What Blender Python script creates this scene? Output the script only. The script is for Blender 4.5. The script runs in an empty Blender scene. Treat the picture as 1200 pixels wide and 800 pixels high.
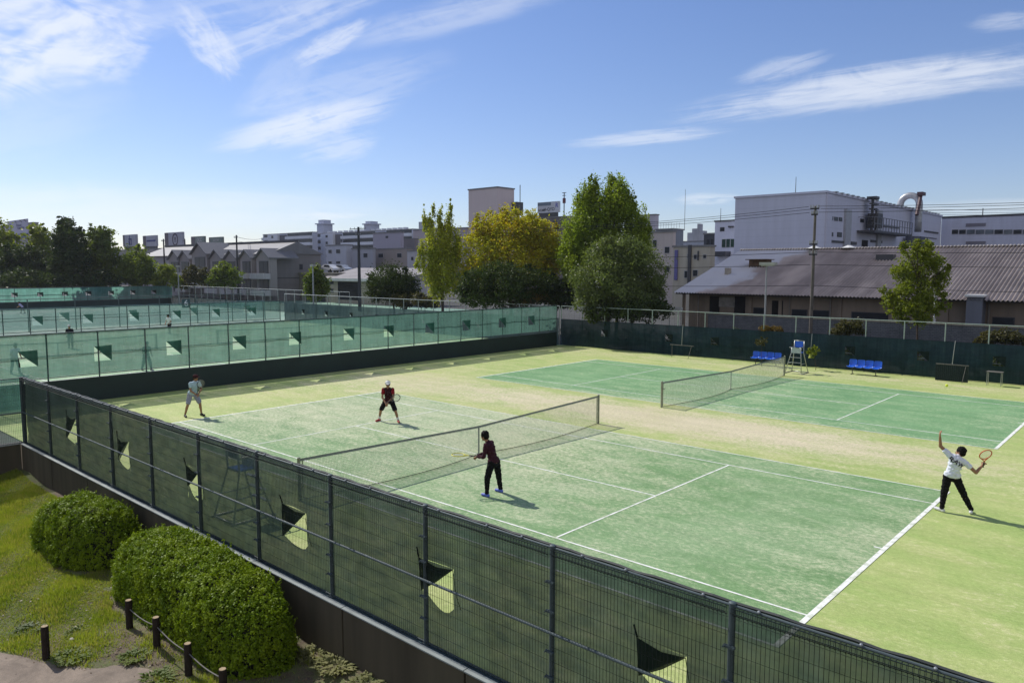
import bpy, bmesh, math, random
import numpy as np
from mathutils import Vector, Matrix, Quaternion
from mathutils.bvhtree import BVHTree
R = math.radians
S = bpy.context.scene
COL = S.collection
rnd = random.Random(7)
nrg = np.random.default_rng(11)

# ------------------------------------------------------------------ camera
FPX, CAM = 881.65, Vector((16.326, -16.506, 5.8175))
YAW, PIT, ROL = 2.306027, -0.0966089, 0.0015914
fwd = Vector((math.cos(YAW)*math.cos(PIT), math.sin(YAW)*math.cos(PIT), math.sin(PIT)))
right0 = Vector((math.sin(YAW), -math.cos(YAW), 0))
up0 = right0.cross(fwd)
rgt = right0*math.cos(ROL)+up0*math.sin(ROL)
upv = rgt.cross(fwd)
cd = bpy.data.cameras.new('camera'); cam = bpy.data.objects.new('camera', cd); COL.objects.link(cam)
cam.matrix_world = Matrix.Translation(CAM) @ Matrix((rgt, upv, -fwd)).transposed().to_4x4()
cd.sensor_width = 36; cd.lens = 36*FPX/1200; cd.clip_start = .1; cd.clip_end = 6000
S.camera = cam
# survey helpers: a sighted direction of the photo met with a known plane gives a real position
def ray(x, y): return fwd*FPX + rgt*(x-600) - upv*(y-400)
def onz(x, y, z=0.): d = ray(x, y); return CAM + d*((z-CAM.z)/d.z)
def ony(x, y, Y): d = ray(x, y); return CAM + d*((Y-CAM.y)/d.y)
def onx(x, y, X): d = ray(x, y); return CAM + d*((X-CAM.x)/d.x)
def atd(x, y, D): return CAM + ray(x, y)*(D/FPX)
def depth(p): return (Vector(p)-CAM).dot(fwd)

# ------------------------------------------------------------------ materials
class NT:
    def __init__(s, tree): s.t = tree; s.n = tree.nodes; s.l = tree.links
    def new(s, typ, **kw):
        n = s.n.new(typ)
        for k, v in kw.items(): setattr(n, k, v)
        return n
    def put(s, sock, v):
        if isinstance(v, bpy.types.NodeSocket): s.l.new(v, sock)
        elif v is not None:
            if isinstance(v, (tuple, list, Vector)) and len(v) == 3 and sock.type == 'RGBA': v = (*v, 1)
            sock.default_value = v
    def math(s, op, a, b=None, c=None, clamp=False):
        n = s.new('ShaderNodeMath', operation=op, use_clamp=clamp)
        s.put(n.inputs[0], a); s.put(n.inputs[1], b)
        if c is not None: s.put(n.inputs[2], c)
        return n.outputs[0]
    def vmath(s, op, a, b=None, scale=None):
        n = s.new('ShaderNodeVectorMath', operation=op)
        s.put(n.inputs[0], a)
        if b is not None: s.put(n.inputs[1], b)
        if scale is not None: s.put(n.inputs['Scale'], scale)
        return n.outputs['Value'] if op in ('DOT_PRODUCT', 'LENGTH', 'DISTANCE') else n.outputs[0]
    def mix(s, f, a, b, blend='MIX'):
        n = s.new('ShaderNodeMix', data_type='RGBA', blend_type=blend)
        s.put(n.inputs[0], f); s.put(n.inputs[6], a); s.put(n.inputs[7], b)
        return n.outputs[2]
    def noise(s, vec, scale, detail=4, rough=.55, dist=0., col=False):
        n = s.new('ShaderNodeTexNoise')
        if vec is not None: s.put(n.inputs['Vector'], vec)
        n.inputs['Scale'].default_value = scale; n.inputs['Detail'].default_value = detail
        n.inputs['Roughness'].default_value = rough; n.inputs['Distortion'].default_value = dist
        return n.outputs[1] if col else n.outputs[0]
    def step(s, v, a, b, lo=0., hi=1., smooth=True):
        n = s.new('ShaderNodeMapRange', interpolation_type='SMOOTHSTEP' if smooth else 'LINEAR')
        s.put(n.inputs[0], v); s.put(n.inputs[1], a); s.put(n.inputs[2], b); s.put(n.inputs[3], lo); s.put(n.inputs[4], hi)
        return n.outputs[0]
    def scaled(s, vec, sc, rot=0.):
        n = s.new('ShaderNodeMapping'); s.put(n.inputs['Vector'], vec)
        n.inputs['Scale'].default_value = sc; n.inputs['Rotation'].default_value = (0, 0, rot)
        return n.outputs[0]
    def bump(s, h, strength, dist=.02):
        n = s.new('ShaderNodeBump'); s.put(n.inputs['Height'], h)
        n.inputs['Strength'].default_value = strength; n.inputs['Distance'].default_value = dist
        return n.outputs[0]
    def pos(s): return s.new('ShaderNodeNewGeometry').outputs['Position']
    def obj(s): return s.new('ShaderNodeTexCoord').outputs['Object']

def newmat(name):
    m = bpy.data.materials.new(name); m.use_nodes = True
    nt = NT(m.node_tree); b = nt.n['Principled BSDF']
    return m, nt, b
def plain(name, col, rough=.6, metal=0., var=.12, scale=3., spec=.4, bumps=0., bscale=30.):
    m, nt, b = newmat(name)
    v = nt.noise(nt.obj(), scale, 5, .6)
    f = nt.step(v, .25, .75, 1-var*1.6, 1+var*1.2, False)
    b.inputs['Base Color'].default_value = (*col, 1)
    nt.put(b.inputs['Base Color'], nt.vmath('SCALE', tuple(col), scale=f))
    b.inputs['Roughness'].default_value = rough; b.inputs['Metallic'].default_value = metal
    b.inputs['Specular IOR Level'].default_value = spec
    if bumps: nt.put(b.inputs['Normal'], nt.bump(nt.noise(nt.obj(), bscale, 4), bumps))
    return m
def wallmat(name, col, rough=.8, streak=.25, lines=None, lscale=1., lstr=.2):
    """building skin: weathered with rain streaks, optional siding lines"""
    m, nt, b = newmat(name)
    o = nt.obj()
    s1 = nt.noise(nt.scaled(o, (1.2, 1.2, .12)), 1.3, 5, .6)
    s2 = nt.noise(o, .25, 3, .5)
    f = nt.step(nt.math('ADD', nt.math('MULTIPLY', s1, .6), nt.math('MULTIPLY', s2, .4)), .3, .7, 1-streak, 1+streak*.5, False)
    c = nt.vmath('SCALE', tuple(col), scale=f)
    if lines:
        w = nt.new('ShaderNodeTexWave', wave_type='BANDS', bands_direction=lines, wave_profile='SAW')
        nt.put(w.inputs['Vector'], o); w.inputs['Scale'].default_value = lscale
        g = nt.step(w.outputs[1], .0, .12, 1-lstr, 1., False)
        c = nt.vmath('SCALE', c, scale=g)
    nt.put(b.inputs['Base Color'], c); b.inputs['Roughness'].default_value = rough
    b.inputs['Specular IOR Level'].default_value = .25
    return m
def leafmat(name, c1, c2, trans=.5, nscale=.35, c3=None, spec=.22):
    m, nt, b = newmat(name)
    nt.n.remove(b)
    g = nt.new('ShaderNodeNewGeometry')
    rpi = g.outputs['Random Per Island']
    nz = nt.step(nt.noise(nt.obj(), nscale, 3, .5), .35, .65)
    c = nt.mix(nt.math('ADD', nt.math('MULTIPLY', rpi, .55), nt.math('MULTIPLY', nz, .45)), c1, c2)
    if c3: c = nt.mix(nt.step(nt.math('ADD', nt.math('MULTIPLY', rpi, .5), nt.noise(nt.obj(), nscale*1.7, 2)), .78, .95), c, c3)
    d = nt.new('ShaderNodeBsdfPrincipled'); nt.put(d.inputs['Base Color'], c); d.inputs['Roughness'].default_value = .5
    d.inputs['Specular IOR Level'].default_value = spec
    t = nt.new('ShaderNodeBsdfTranslucent'); nt.put(t.inputs[0], nt.mix(1., c, (1.25, 1.3, .55), 'MULTIPLY'))
    mx = nt.new('ShaderNodeMixShader'); mx.inputs[0].default_value = trans
    nt.l.new(d.outputs[0], mx.inputs[1]); nt.l.new(t.outputs[0], mx.inputs[2])
    nt.l.new(mx.outputs[0], nt.n['Material Output'].inputs[0])
    return m
def netmat(name, refl, trans, alpha, fine=True):
    """woven windbreak net: partly see-through, partly lit through from behind"""
    m, nt, b = newmat(name); nt.n.remove(b)
    o = nt.pos()
    v = nt.math('MULTIPLY', nt.step(nt.noise(nt.scaled(o, (1, 1, .5)), 1.1, 5, .6), .3, .7, .76, 1.2, False), nt.step(nt.noise(nt.scaled(o, (9, 9, .35)), 1., 3, .6), .3, .7, .86, 1.14, False))  # streaked tone puts fold shading into the net colour
    v = nt.math('MULTIPLY', v, nt.step(nt.noise(nt.scaled(o, (1.2, 1.2, 7)), .8, 4, .7, 1.5), .3, .7, .9, 1.1, False))
    d = nt.new('ShaderNodeBsdfDiffuse'); nt.put(d.inputs[0], nt.vmath('SCALE', tuple(refl), scale=v))
    t = nt.new('ShaderNodeBsdfTranslucent'); nt.put(t.inputs[0], nt.vmath('SCALE', tuple(trans), scale=v))
    a = nt.new('ShaderNodeAddShader'); nt.l.new(d.outputs[0], a.inputs[0]); nt.l.new(t.outputs[0], a.inputs[1])
    tr = nt.new('ShaderNodeBsdfTransparent')
    mx = nt.new('ShaderNodeMixShader')
    av = nt.step(nt.noise(nt.scaled(o, (1, 1, 2.5)), 2.3, 4, .6), .3, .7, alpha-.05, min(1, alpha+.05), False)
    nt.put(mx.inputs[0], av)
    nt.l.new(tr.outputs[0], mx.inputs[1]); nt.l.new(a.outputs[0], mx.inputs[2])
    nt.l.new(mx.outputs[0], nt.n['Material Output'].inputs[0])
    return m
def fabric(name, col, var=.1):
    return plain(name, col, .85, 0, var, 14, .15, .25, 60)

# ------------------------------------------------------------------ mesh builder
class MB:
    def __init__(s): s.v = []; s.f = []; s.m = []
    def add(s, vs, fs, mi=0):
        o = len(s.v); s.v += [tuple(v) for v in vs]
        s.f += [tuple(i+o for i in f) for f in fs]; s.m += [mi]*len(fs)
        return s
    def box(s, c, size, rz=0., mi=0, rot=None):
        hx, hy, hz = size[0]/2, size[1]/2, size[2]/2
        M = rot if rot is not None else Matrix.Rotation(rz, 3, 'Z')
        c = Vector(c)
        vs = [c + M @ Vector((x*hx, y*hy, z*hz)) for z in (-1, 1) for x, y in ((-1, -1), (1, -1), (1, 1), (-1, 1))]
        return s.add(vs, [(3, 2, 1, 0), (4, 5, 6, 7), (0, 1, 5, 4), (1, 2, 6, 5), (2, 3, 7, 6), (3, 0, 4, 7)], mi)
    def span(s, a, b, mi=0):
        return s.box([(a[i]+b[i])/2 for i in range(3)], [abs(b[i]-a[i]) for i in range(3)], 0, mi)
    def cyl(s, p0, p1, r0, r1=None, n=8, mi=0, caps=True):
        if r1 is None: r1 = r0
        p0, p1 = Vector(p0), Vector(p1); d = (p1-p0)
        if d.length < 1e-6: return s
        d.normalize()
        a = d.orthogonal().normalized() if abs(d.z) < .99 else Vector((1, 0, 0)); b = d.cross(a)
        vs = []
        for p, r in ((p0, r0), (p1, r1)):
            for k in range(n):
                t = 2*math.pi*k/n; vs.append(p + (a*math.cos(t)+b*math.sin(t))*r)
        fs = [(k, (k+1) % n, n+(k+1) % n, n+k) for k in range(n)]
        if caps: fs += [tuple(range(n-1, -1, -1)), tuple(range(n, 2*n))]
        return s.add(vs, fs, mi)
    def tube(s, pts, r, n=6, mi=0, r1=None):
        pts = [Vector(p) for p in pts]
        N = len(pts)
        rings = []
        prev = None
        for i, p in enumerate(pts):
            d = (pts[min(i+1, N-1)]-pts[max(i-1, 0)]).normalized()
            if prev is None: a = d.orthogonal().normalized()
            else: a = (prev - d*prev.dot(d)).normalized()
            prev = a; b = d.cross(a)
            rr = r if r1 is None else r+(r1-r)*i/(N-1)
            rings.append([p+(a*math.cos(2*math.pi*k/n)+b*math.sin(2*math.pi*k/n))*rr for k in range(n)])
        vs = [v for g in rings for v in g]
        fs = [(i*n+k, i*n+(k+1) % n, (i+1)*n+(k+1) % n, (i+1)*n+k) for i in range(N-1) for k in range(n)]
        fs += [tuple(range(n-1, -1, -1)), tuple((N-1)*n+k for k in range(n))]
        return s.add(vs, fs, mi)
    def capsule(s, p0, r0, p1, r1, n=12):
        p0, p1 = Vector(p0), Vector(p1); d = p1-p0
        d = d.normalized() if d.length > 1e-6 else Vector((0, 0, 1))
        a = d.orthogonal().normalized(); b = d.cross(a)
        rings = []
        for k in range(1, 5): t = -math.pi/2+k*math.pi/8; rings.append((p0+d*r0*math.sin(t), r0*math.cos(t)))
        for k in range(0, 4): t = k*math.pi/8; rings.append((p1+d*r1*math.sin(t), r1*math.cos(t)))
        vs = [p0-d*r0]
        for c, r in rings: vs += [c+(a*math.cos(2*math.pi*k/n)+b*math.sin(2*math.pi*k/n))*r for k in range(n)]
        vs.append(p1+d*r1); L = len(rings)
        fs = [(0, 1+(k+1) % n, 1+k) for k in range(n)]
        for i in range(L-1): fs += [(1+i*n+k, 1+i*n+(k+1) % n, 1+(i+1)*n+(k+1) % n, 1+(i+1)*n+k) for k in range(n)]
        fs += [(1+(L-1)*n+k, 1+(L-1)*n+(k+1) % n, len(vs)-1) for k in range(n)]
        return s.add(vs, fs)
    def ellipsoid(s, c, rad, M=None, n=14, m=9, mi=0):
        c = Vector(c); M = M or Matrix.Identity(3)
        vs = [c+M @ Vector((0, 0, -rad[2]))]
        for i in range(1, m):
            t = -math.pi/2+math.pi*i/m
            for k in range(n):
                p = 2*math.pi*k/n
                vs.append(c+M @ Vector((rad[0]*math.cos(t)*math.cos(p), rad[1]*math.cos(t)*math.sin(p), rad[2]*math.sin(t))))
        vs.append(c+M @ Vector((0, 0, rad[2]))); e = len(vs)-1
        fs = [(0, 1+(k+1) % n, 1+k) for k in range(n)]
        for i in range(m-2): fs += [(1+i*n+k, 1+i*n+(k+1) % n, 1+(i+1)*n+(k+1) % n, 1+(i+1)*n+k) for k in range(n)]
        fs += [(1+(m-2)*n+k, 1+(m-2)*n+(k+1) % n, e) for k in range(n)]
        return s.add(vs, fs, mi)
    def build(s, name, mats, parent=None, smooth=False, loc=None):
        me = bpy.data.meshes.new(name); me.from_pydata(s.v, [], s.f)
        mats = mats if isinstance(mats, (list, tuple)) else [mats]
        for m in mats: me.materials.append(m)
        if any(s.m): me.polygons.foreach_set('material_index', s.m)
        if smooth: me.polygons.foreach_set('use_smooth', [True]*len(me.polygons))
        me.update()
        o = bpy.data.objects.new(name, me); COL.objects.link(o)
        if parent: o.parent = parent
        if loc is not None: o.location = loc
        return o
def npmesh(name, V, F, mats, parent=None, mi=None):
    me = bpy.data.meshes.new(name)
    V = np.asarray(V, np.float32); F = np.asarray(F, np.int32)
    me.vertices.add(len(V)); me.vertices.foreach_set('co', V.ravel())
    k = F.shape[1]
    me.loops.add(F.size); me.loops.foreach_set('vertex_index', F.ravel())
    me.polygons.add(len(F)); me.polygons.foreach_set('loop_start', np.arange(len(F), dtype=np.int32)*k)
    me.update(calc_edges=True)
    for m in (mats if isinstance(mats, (list, tuple)) else [mats]): me.materials.append(m)
    o = bpy.data.objects.new(name, me); COL.objects.link(o)
    if parent: o.parent = parent
    return o
def tag(o, label=None, cat=None, group=None, kind=None):
    if label: o['label'] = label
    if cat: o['category'] = cat
    if group: o['group'] = group
    if kind: o['kind'] = kind
    return o
def thing(name, label, cat, loc=(0, 0, 0), group=None, rz=0.):
    o = bpy.data.objects.new(name, None); COL.objects.link(o); o.empty_display_size = .2
    o.location = loc; o.rotation_euler = (0, 0, rz)
    return tag(o, label, cat, group)
def struct(o): o['kind'] = 'structure'; return o
def copy_tree(o, parent=None):
    c = o.copy(); COL.objects.link(c)
    if parent: c.parent = parent
    for ch in list(o.children): copy_tree(ch, c)
    return c
def lettering(text, size, mat, parent, loc, rot3, ext=.004, sx=1., name='lettering', align='CENTER'):
    cu = bpy.data.curves.new('t', 'FONT'); cu.body = text; cu.size = size; cu.extrude = ext
    cu.align_x = align; cu.align_y = 'CENTER'; cu.offset = size*.012
    t = bpy.data.objects.new('t', cu); COL.objects.link(t)
    dg = bpy.context.evaluated_depsgraph_get()
    me = bpy.data.meshes.new_from_object(t.evaluated_get(dg))
    bpy.data.objects.remove(t); me.name = name
    me.materials.clear(); me.materials.append(mat)
    M = Matrix.Translation(Vector(loc)) @ rot3.to_4x4() @ Matrix.Diagonal((sx, 1, 1, 1))
    me.transform(M)
    o = bpy.data.objects.new(name, me); COL.objects.link(o)
    if parent: o.parent = parent
    return o
def facing(n, upw=(0, 0, 1)):
    """3x3 whose local z is n and local y is up"""
    z = Vector(n).normalized(); x = Vector(upw).cross(z).normalized(); y = z.cross(x)
    return Matrix((x, y, z)).transposed()

# ------------------------------------------------------------------ light and sky
SUN_EL, SUN_AZ = R(43.5), math.pi            # the sun stands over -X
sdir = Vector((math.cos(SUN_EL)*math.cos(SUN_AZ), math.cos(SUN_EL)*math.sin(SUN_AZ), math.sin(SUN_EL)))
ld = bpy.data.lights.new('sun', 'SUN'); ld.energy = 4.25; ld.angle = R(.53); ld.color = (1, .955, .88)
lo = bpy.data.objects.new('sun', ld); COL.objects.link(lo)
lo.rotation_euler = (-sdir).to_track_quat('-Z', 'Y').to_euler(); lo.location = (-60, 0, 60)
W = bpy.data.worlds.new('World'); S.world = W; W.use_nodes = True
w = NT(W.node_tree); bg = w.n['Background']
sky = w.new('ShaderNodeTexSky', sky_type='NISHITA'); sky.sun_disc = False
sky.sun_elevation = SUN_EL; sky.sun_rotation = R(-90)
sky.air_density = 1.0; sky.dust_density = .25; sky.ozone_density = 3.0; sky.altitude = 20
bg.inputs['Strength'].default_value = SKY_STRENGTH = .101
dirv = w.new('ShaderNodeTexCoord').outputs['Generated']
def sightdir(px, py): return ray(px, py).normalized()
acc = None
fine = w.math('MULTIPLY', w.math('SUBTRACT', w.noise(w.scaled(dirv, (11, 11, 30)), 1., 8, .70, 1.2), .5), .95)
def cirrus(px, py, ang, la, lb, dens, sa, sb, seed, lo_, hi_, rough=.62):
    """a wisp of cirrus round a sky direction: half-lengths la, lb (px of the photo), turned by ang"""
    global acc
    c = sightdir(px, py)
    e = (sightdir(px+math.cos(R(ang))*20, py-math.sin(R(ang))*20)-c).normalized()
    nrm = c.cross(e).normalized()
    u = w.math('DIVIDE', w.vmath('DOT_PRODUCT', dirv, tuple(e)), la/FPX)
    off = c.dot(e)/(la/FPX)
    u = w.math('SUBTRACT', u, off)
    v = w.math('DIVIDE', w.vmath('DOT_PRODUCT', dirv, tuple(nrm)), lb/FPX)
    comb = w.new('ShaderNodeCombineXYZ'); w.put(comb.inputs[0], w.math('MULTIPLY', u, sa)); w.put(comb.inputs[1], w.math('MULTIPLY', v, sb)); comb.inputs[2].default_value = seed
    nz = w.math('ADD', w.noise(comb.outputs[0], 1.1, 2, rough, .6), fine)
    u2 = w.math('MULTIPLY', u, u); v2 = w.math('MULTIPLY', v, v)
    env = w.step(w.math('ADD', u2, v2), 0., 1., 1., 0.)
    front = w.step(w.vmath('DOT_PRODUCT', dirv, tuple(c)), .6, .7)
    m_ = w.math('MULTIPLY', w.step(w.math('ADD', nz, w.math('MULTIPLY', env, .34)), lo_, hi_), w.math('MULTIPLY', env, dens*.76))
    m_ = w.math('MULTIPLY', m_, front)
    acc = m_ if acc is None else w.math('SUBTRACT', 1., w.math('MULTIPLY', w.math('SUBTRACT', 1., acc), w.math('SUBTRACT', 1., m_)))
#       px   py  ang   la   lb dens  sa   sb  seed  lo   hi
cirrus(20,   42,  8,  165, 72, 1.05, 2.6, 2.6, 1.3, .50, 1.02)
cirrus(20,  125, 12,  150, 60, .22, 1.6, 2.0, 8.3, .40, 1.0)
cirrus(135,  70, 20,   45, 28, .55, 1.6, 1.8, 2.7, .45, 1.0)
cirrus(246,  50,-52,   58, 30, .75, 1.9, 2.4, 3.1, .52, 1.08)
cirrus(345,  25, 22,  140, 24, .55, 1.7, 2.6, 4.4, .44, 1.05)
cirrus(390,  50, 30,   60, 16, .72, 1.7, 2.2, 5.2, .44, 1.0)
cirrus(360, 147, 14,  120, 24, .85, 1.2, 2.6, 6.6, .38, .9)
cirrus(395, 175, 14,   60, 22, .50, 1.4, 2.4, 7.9, .42, 1.0)
cirrus(400, 108, 16,  150, 34, .30, 1.8, 3.0, 9.1, .40, 1.0)
cirrus(540,  14, 14,  170, 24, .45, 1.5, 2.0, 10.4, .36, 1.0)
cirrus(1010,103,  9,  230, 27, .70, 2.0, 4.2, 11.7, .38, 1.0)
cirrus(1090, 92,  5,  190, 24, .40, 1.6, 4.0, 21.7, .34, .95)
cirrus(760, 161,  5,  110, 11, .60, 1.5, 2.2, 12.2, .34, .95)
cirrus(915,  80, 16,   60, 15, .45, 1.3, 2.2, 13.6, .40, 1.0)
cirrus(830, 233,  2,   45,  9, .55, 1.5, 2.0, 14.5, .36, 1.0)
cirrus(1185,  25,  6,   45, 12, .40, 1.5, 2.0, 15.9, .36, 1.0)
cirrus(380, 254,  1,   60,  7, .50, 1.5, 2.0, 16.9, .36, 1.0)
cirrus(150, 245,  0,  330, 34, .50, 1.3, 1.7, 17.8, .30, 1.0)
cirrus(330,  95, 40,   70, 30, .25, 1.5, 2.0, 18.8, .36, 1.0)
cirrus(250,  8, 10,  180, 26, .30, 1.6, 2.2, 19.8, .40, 1.0)
cirrus(1150,245,  2,  190, 12, .35, 1.5, 2.0, 22.8, .30, 1.0)
hz = w.new('ShaderNodeSeparateXYZ'); w.put(hz.inputs[0], dirv)
skyt = w.mix(w.step(hz.outputs[2], 0., .55), (.93, .91, 1.06), (.86, .92, 1.16))
skyb = w.mix(1., sky.outputs[0], skyt, 'MULTIPLY')
# unseen bright cloud added behind the camera as fill light
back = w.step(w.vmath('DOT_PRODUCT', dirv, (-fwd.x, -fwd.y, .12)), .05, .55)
fill_veil = w.math('MULTIPLY', back, w.step(w.noise(w.scaled(dirv, (3, 3, 6)), 1., 3, .6), .25, .55, .6, .95))
w.put(bg.inputs['Color'], w.mix(w.math('MULTIPLY', fill_veil, w.step(hz.outputs[2], -.05, .05)), skyb, (5.0, 5.2, 6.0)))
bg2 = w.new('ShaderNodeBackground'); bg2.inputs['Strength'].default_value = SKY_STRENGTH
w.put(bg2.inputs['Color'], w.mix(w.math('MULTIPLY', acc, .93), skyb, (8.6, 8.9, 9.4)))
ms = w.new('ShaderNodeMixShader')            # cirrus only in its own field; elsewhere plain sky with the added fill cloud
w.put(ms.inputs[0], w.math('GREATER_THAN', w.vmath('DOT_PRODUCT', dirv, tuple(sightdir(600, 110))), .78))
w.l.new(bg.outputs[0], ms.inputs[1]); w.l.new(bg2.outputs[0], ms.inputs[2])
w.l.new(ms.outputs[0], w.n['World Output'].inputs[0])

S.view_settings.view_transform = 'Standard'; S.view_settings.look = 'None'
S.view_settings.gamma = 1; S.view_settings.exposure = 0.13
S.render.engine = 'CYCLES'
W.cycles.sampling_method = 'MANUAL'; W.cycles.sample_map_resolution = 256
S.cycles.use_denoising = True
S.cycles.max_bounces = 8; S.cycles.transparent_max_bounces = 24; S.cycles.diffuse_bounces = 3
S.cycles.caustics_reflective = False; S.cycles.caustics_refractive = False
# ------------------------------------------------------------------ surfaces of the ground
def turf(name, greens, sands, patches, base_sand, streak_rot=.25, spec=.25):
    """sand-dressed artificial turf. patches: (x, y, half-x, half-y, amount) of sand worn or swept together"""
    m, nt, b = newmat(name)
    p = nt.pos()
    big = nt.noise(p, .16, 5, .6)
    mid = nt.noise(nt.scaled(p, (.55, 1.25, 1), streak_rot), 1.05, 7, .68, .6)
    fin = nt.noise(nt.scaled(p, (1, 1.5, 1), -.3), 7., 5, .72, .4)
    gr = nt.noise(p, 55., 2, .6)
    g = nt.mix(nt.step(nt.math('ADD', nt.math('MULTIPLY', big, .55), nt.math('MULTIPLY', mid, .45)), .36, .64), greens[0], greens[1])
    amt = None
    sep = nt.new('ShaderNodeSeparateXYZ'); nt.put(sep.inputs[0], p)
    for (x, y, hx, hy, a) in patches:
        dx = nt.math('DIVIDE', nt.math('SUBTRACT', sep.outputs[0], x), hx); dy = nt.math('DIVIDE', nt.math('SUBTRACT', sep.outputs[1], y), hy)
        q = nt.math('ADD', nt.math('MULTIPLY', dx, dx), nt.math('MULTIPLY', dy, dy))
        e = nt.math('MULTIPLY', nt.math('POWER', 2.718, nt.math('MULTIPLY', q, -1.)), a)
        amt = e if amt is None else nt.math('ADD', amt, e)
    f = nt.math('ADD', nt.math('MULTIPLY', nt.math('SUBTRACT', mid, .5), 1.15), nt.math('MULTIPLY', nt.math('SUBTRACT', fin, .5), 1.7))
    f = nt.math('ADD', f, nt.math('MULTIPLY', nt.math('SUBTRACT', gr, .5), .7))
    f = nt.math('ADD', f, base_sand)
    if amt is not None: f = nt.math('ADD', f, amt)
    sc = nt.mix(nt.step(big, .35, .65), sands[0], sands[1])
    c = nt.mix(nt.step(f, .12, .95), g, sc)
    # pale flecks of loose sand, scuffed in arcs
    fl = nt.math('MULTIPLY', nt.step(nt.noise(nt.scaled(p, (.8, 2.1, 1), .5), 3.1, 5, .7, 1.2), .60, .74), nt.step(mid, .42, .62))
    c = nt.mix(nt.math('MULTIPLY', fl, .75), c, tuple(min(1, v*1.15) for v in sands[0]))
    c = nt.vmath('SCALE', c, scale=nt.step(nt.math('ADD', nt.math('MULTIPLY', gr, .35), nt.math('MULTIPLY', nt.math('ADD', fin, nt.noise(nt.scaled(p, (1, 1.8, 1), .9), 16., 3, .65, .8)), .325)), .34, .66, .68, 1.30, False))
    seam = nt.math('ABSOLUTE', nt.math('SUBTRACT', nt.math('FRACT', nt.math('ADD', nt.math('DIVIDE', sep.outputs[1], 4.0), nt.math('MULTIPLY', nt.math('SUBTRACT', mid, .5), .004))), .5))
    c = nt.vmath('SCALE', c, scale=nt.step(seam, 0., .007, .86, 1.))
    wv = nt.math('SINE', nt.math('ADD', nt.math('MULTIPLY', sep.outputs[1], 5.2), nt.math('MULTIPLY', nt.noise(nt.scaled(p, (.12, .3, 1)), 1., 3, .5), 16.)))
    c = nt.vmath('SCALE', c, scale=nt.math('ADD', 1., nt.math('MULTIPLY', wv, .028)))
    nt.put(b.inputs['Base Color'], c); b.inputs['Roughness'].default_value = .75
    b.inputs['Specular IOR Level'].default_value = spec
    nt.put(b.inputs['Normal'], nt.bump(nt.math('ADD', nt.math('MULTIPLY', fin, .6), gr), .35, .02))
    return m
SANDS = ((.60, .53, .36), (.53, .48, .30))
wear = [(0, 8.7, 13, 2.6, .75), (-14, 6, 5, 7, .30), (0, 26, 26, 2, .35), (-16, 18, 3, 12, .15), (6, 9.5, 6, 1.8, .2)]
M_apron = turf('sanded_turf_apron', ((.30, .40, .115), (.44, .48, .18)), SANDS, wear, .10)
M_court = turf('green_turf_court', ((.150, .275, .105), (.225, .345, .165)), ((.52, .53, .34), (.46, .49, .31)),
               [(-11, 0, 5, 6, .40), (-4, 3, 6, 4, .32), (0, 0, 4.2, 5.5, .28), (1.2, 17.3, 4, 6, .24), (11.5, 0, 2.5, 5, .05), (5, -1, 4, 4, .12), (-1, 5.7, 9, 1.5, .30), (11.6, 0, 1.0, 3.0, .22)], .20)
M_court_left = turf('turf_other_courts', ((.17, .33, .17), (.25, .40, .22)), ((.46, .48, .32), (.42, .45, .30)), [(-39, 4, 5, 14, .2), (-57, 10, 3, 30, .4), (-24, 10, 4, 30, .35)], .18)
M_blue = turf('blue_turf_court', ((.14, .255, .19), (.19, .31, .235)), ((.40, .45, .38), (.36, .42, .34)), [(-97, 10, 3, 30, .5), (-62, 10, 3, 30, .4)], .12)

def line_mat():
    m, nt, b = newmat('court_line_white')
    p = nt.pos()
    n = nt.noise(p, 3.2, 6, .75)
    c = nt.mix(nt.step(n, .34, .56), (.50, .54, .40), (.82, .82, .76))
    nt.put(b.inputs['Base Color'], c); b.inputs['Roughness'].default_value = .7
    return m
M_line = line_mat()
def soil_mat():
    m, nt, b = newmat('lawn_soil')
    p = nt.pos()
    a = nt.noise(p, .55, 6, .65, .5); q = nt.noise(p, 4., 6, .7); g = nt.noise(p, 40, 3, .6)
    c = nt.mix(nt.step(q, .3, .7), (.085, .062, .040), (.17, .13, .088))
    c = nt.mix(nt.step(nt.math('ADD', a, nt.math('MULTIPLY', nt.math('SUBTRACT', q, .5), .6)), .36, .56), c, (.105, .122, .038))
    c = nt.vmath('SCALE', c, scale=nt.step(g, .25, .75, .65, 1.35, False))
    nt.put(b.inputs['Base Color'], c); b.inputs['Roughness'].default_value = .95
    nt.put(b.inputs['Normal'], nt.bump(nt.math('ADD', q, nt.math('MULTIPLY', g, .5)), .8, .05))
    return m
M_soil = soil_mat()
def path_mat():
    m, nt, b = newmat('trodden_path')
    p = nt.pos()
    q = nt.noise(p, 1.6, 6, .7, .3); g = nt.noise(p, 60, 3, .6)
    c = nt.mix(nt.step(q, .3, .7), (.145, .115, .088), (.27, .215, .165))
    c = nt.vmath('SCALE', c, scale=nt.step(g, .25, .75, .75, 1.25, False))
    nt.put(b.inputs['Base Color'], c); b.inputs['Roughness'].default_value = .95
    nt.put(b.inputs['Normal'], nt.bump(nt.math('ADD', q, nt.math('MULTIPLY', g, .4)), .6, .03))
    return m
M_path = path_mat()
M_ground = plain('town_ground', (.060, .060, .055), .9, 0, .3, .08)

def sheet(name, rects, mat, z, grid=None):
    mb = MB()
    for (x0, y0, x1, y1) in rects: mb.add([(x0, y0, z), (x1, y0, z), (x1, y1, z), (x0, y1, z)], [(0, 1, 2, 3)])
    return struct(mb.build(name, mat))
FY = -9.10        # near fence line
FX = -19.35       # fence line behind the left baseline
BY = 28.45        # far fence line
CX0 = -12.15      # corner of the near fence
LZ = -1.0         # lawn level
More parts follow.
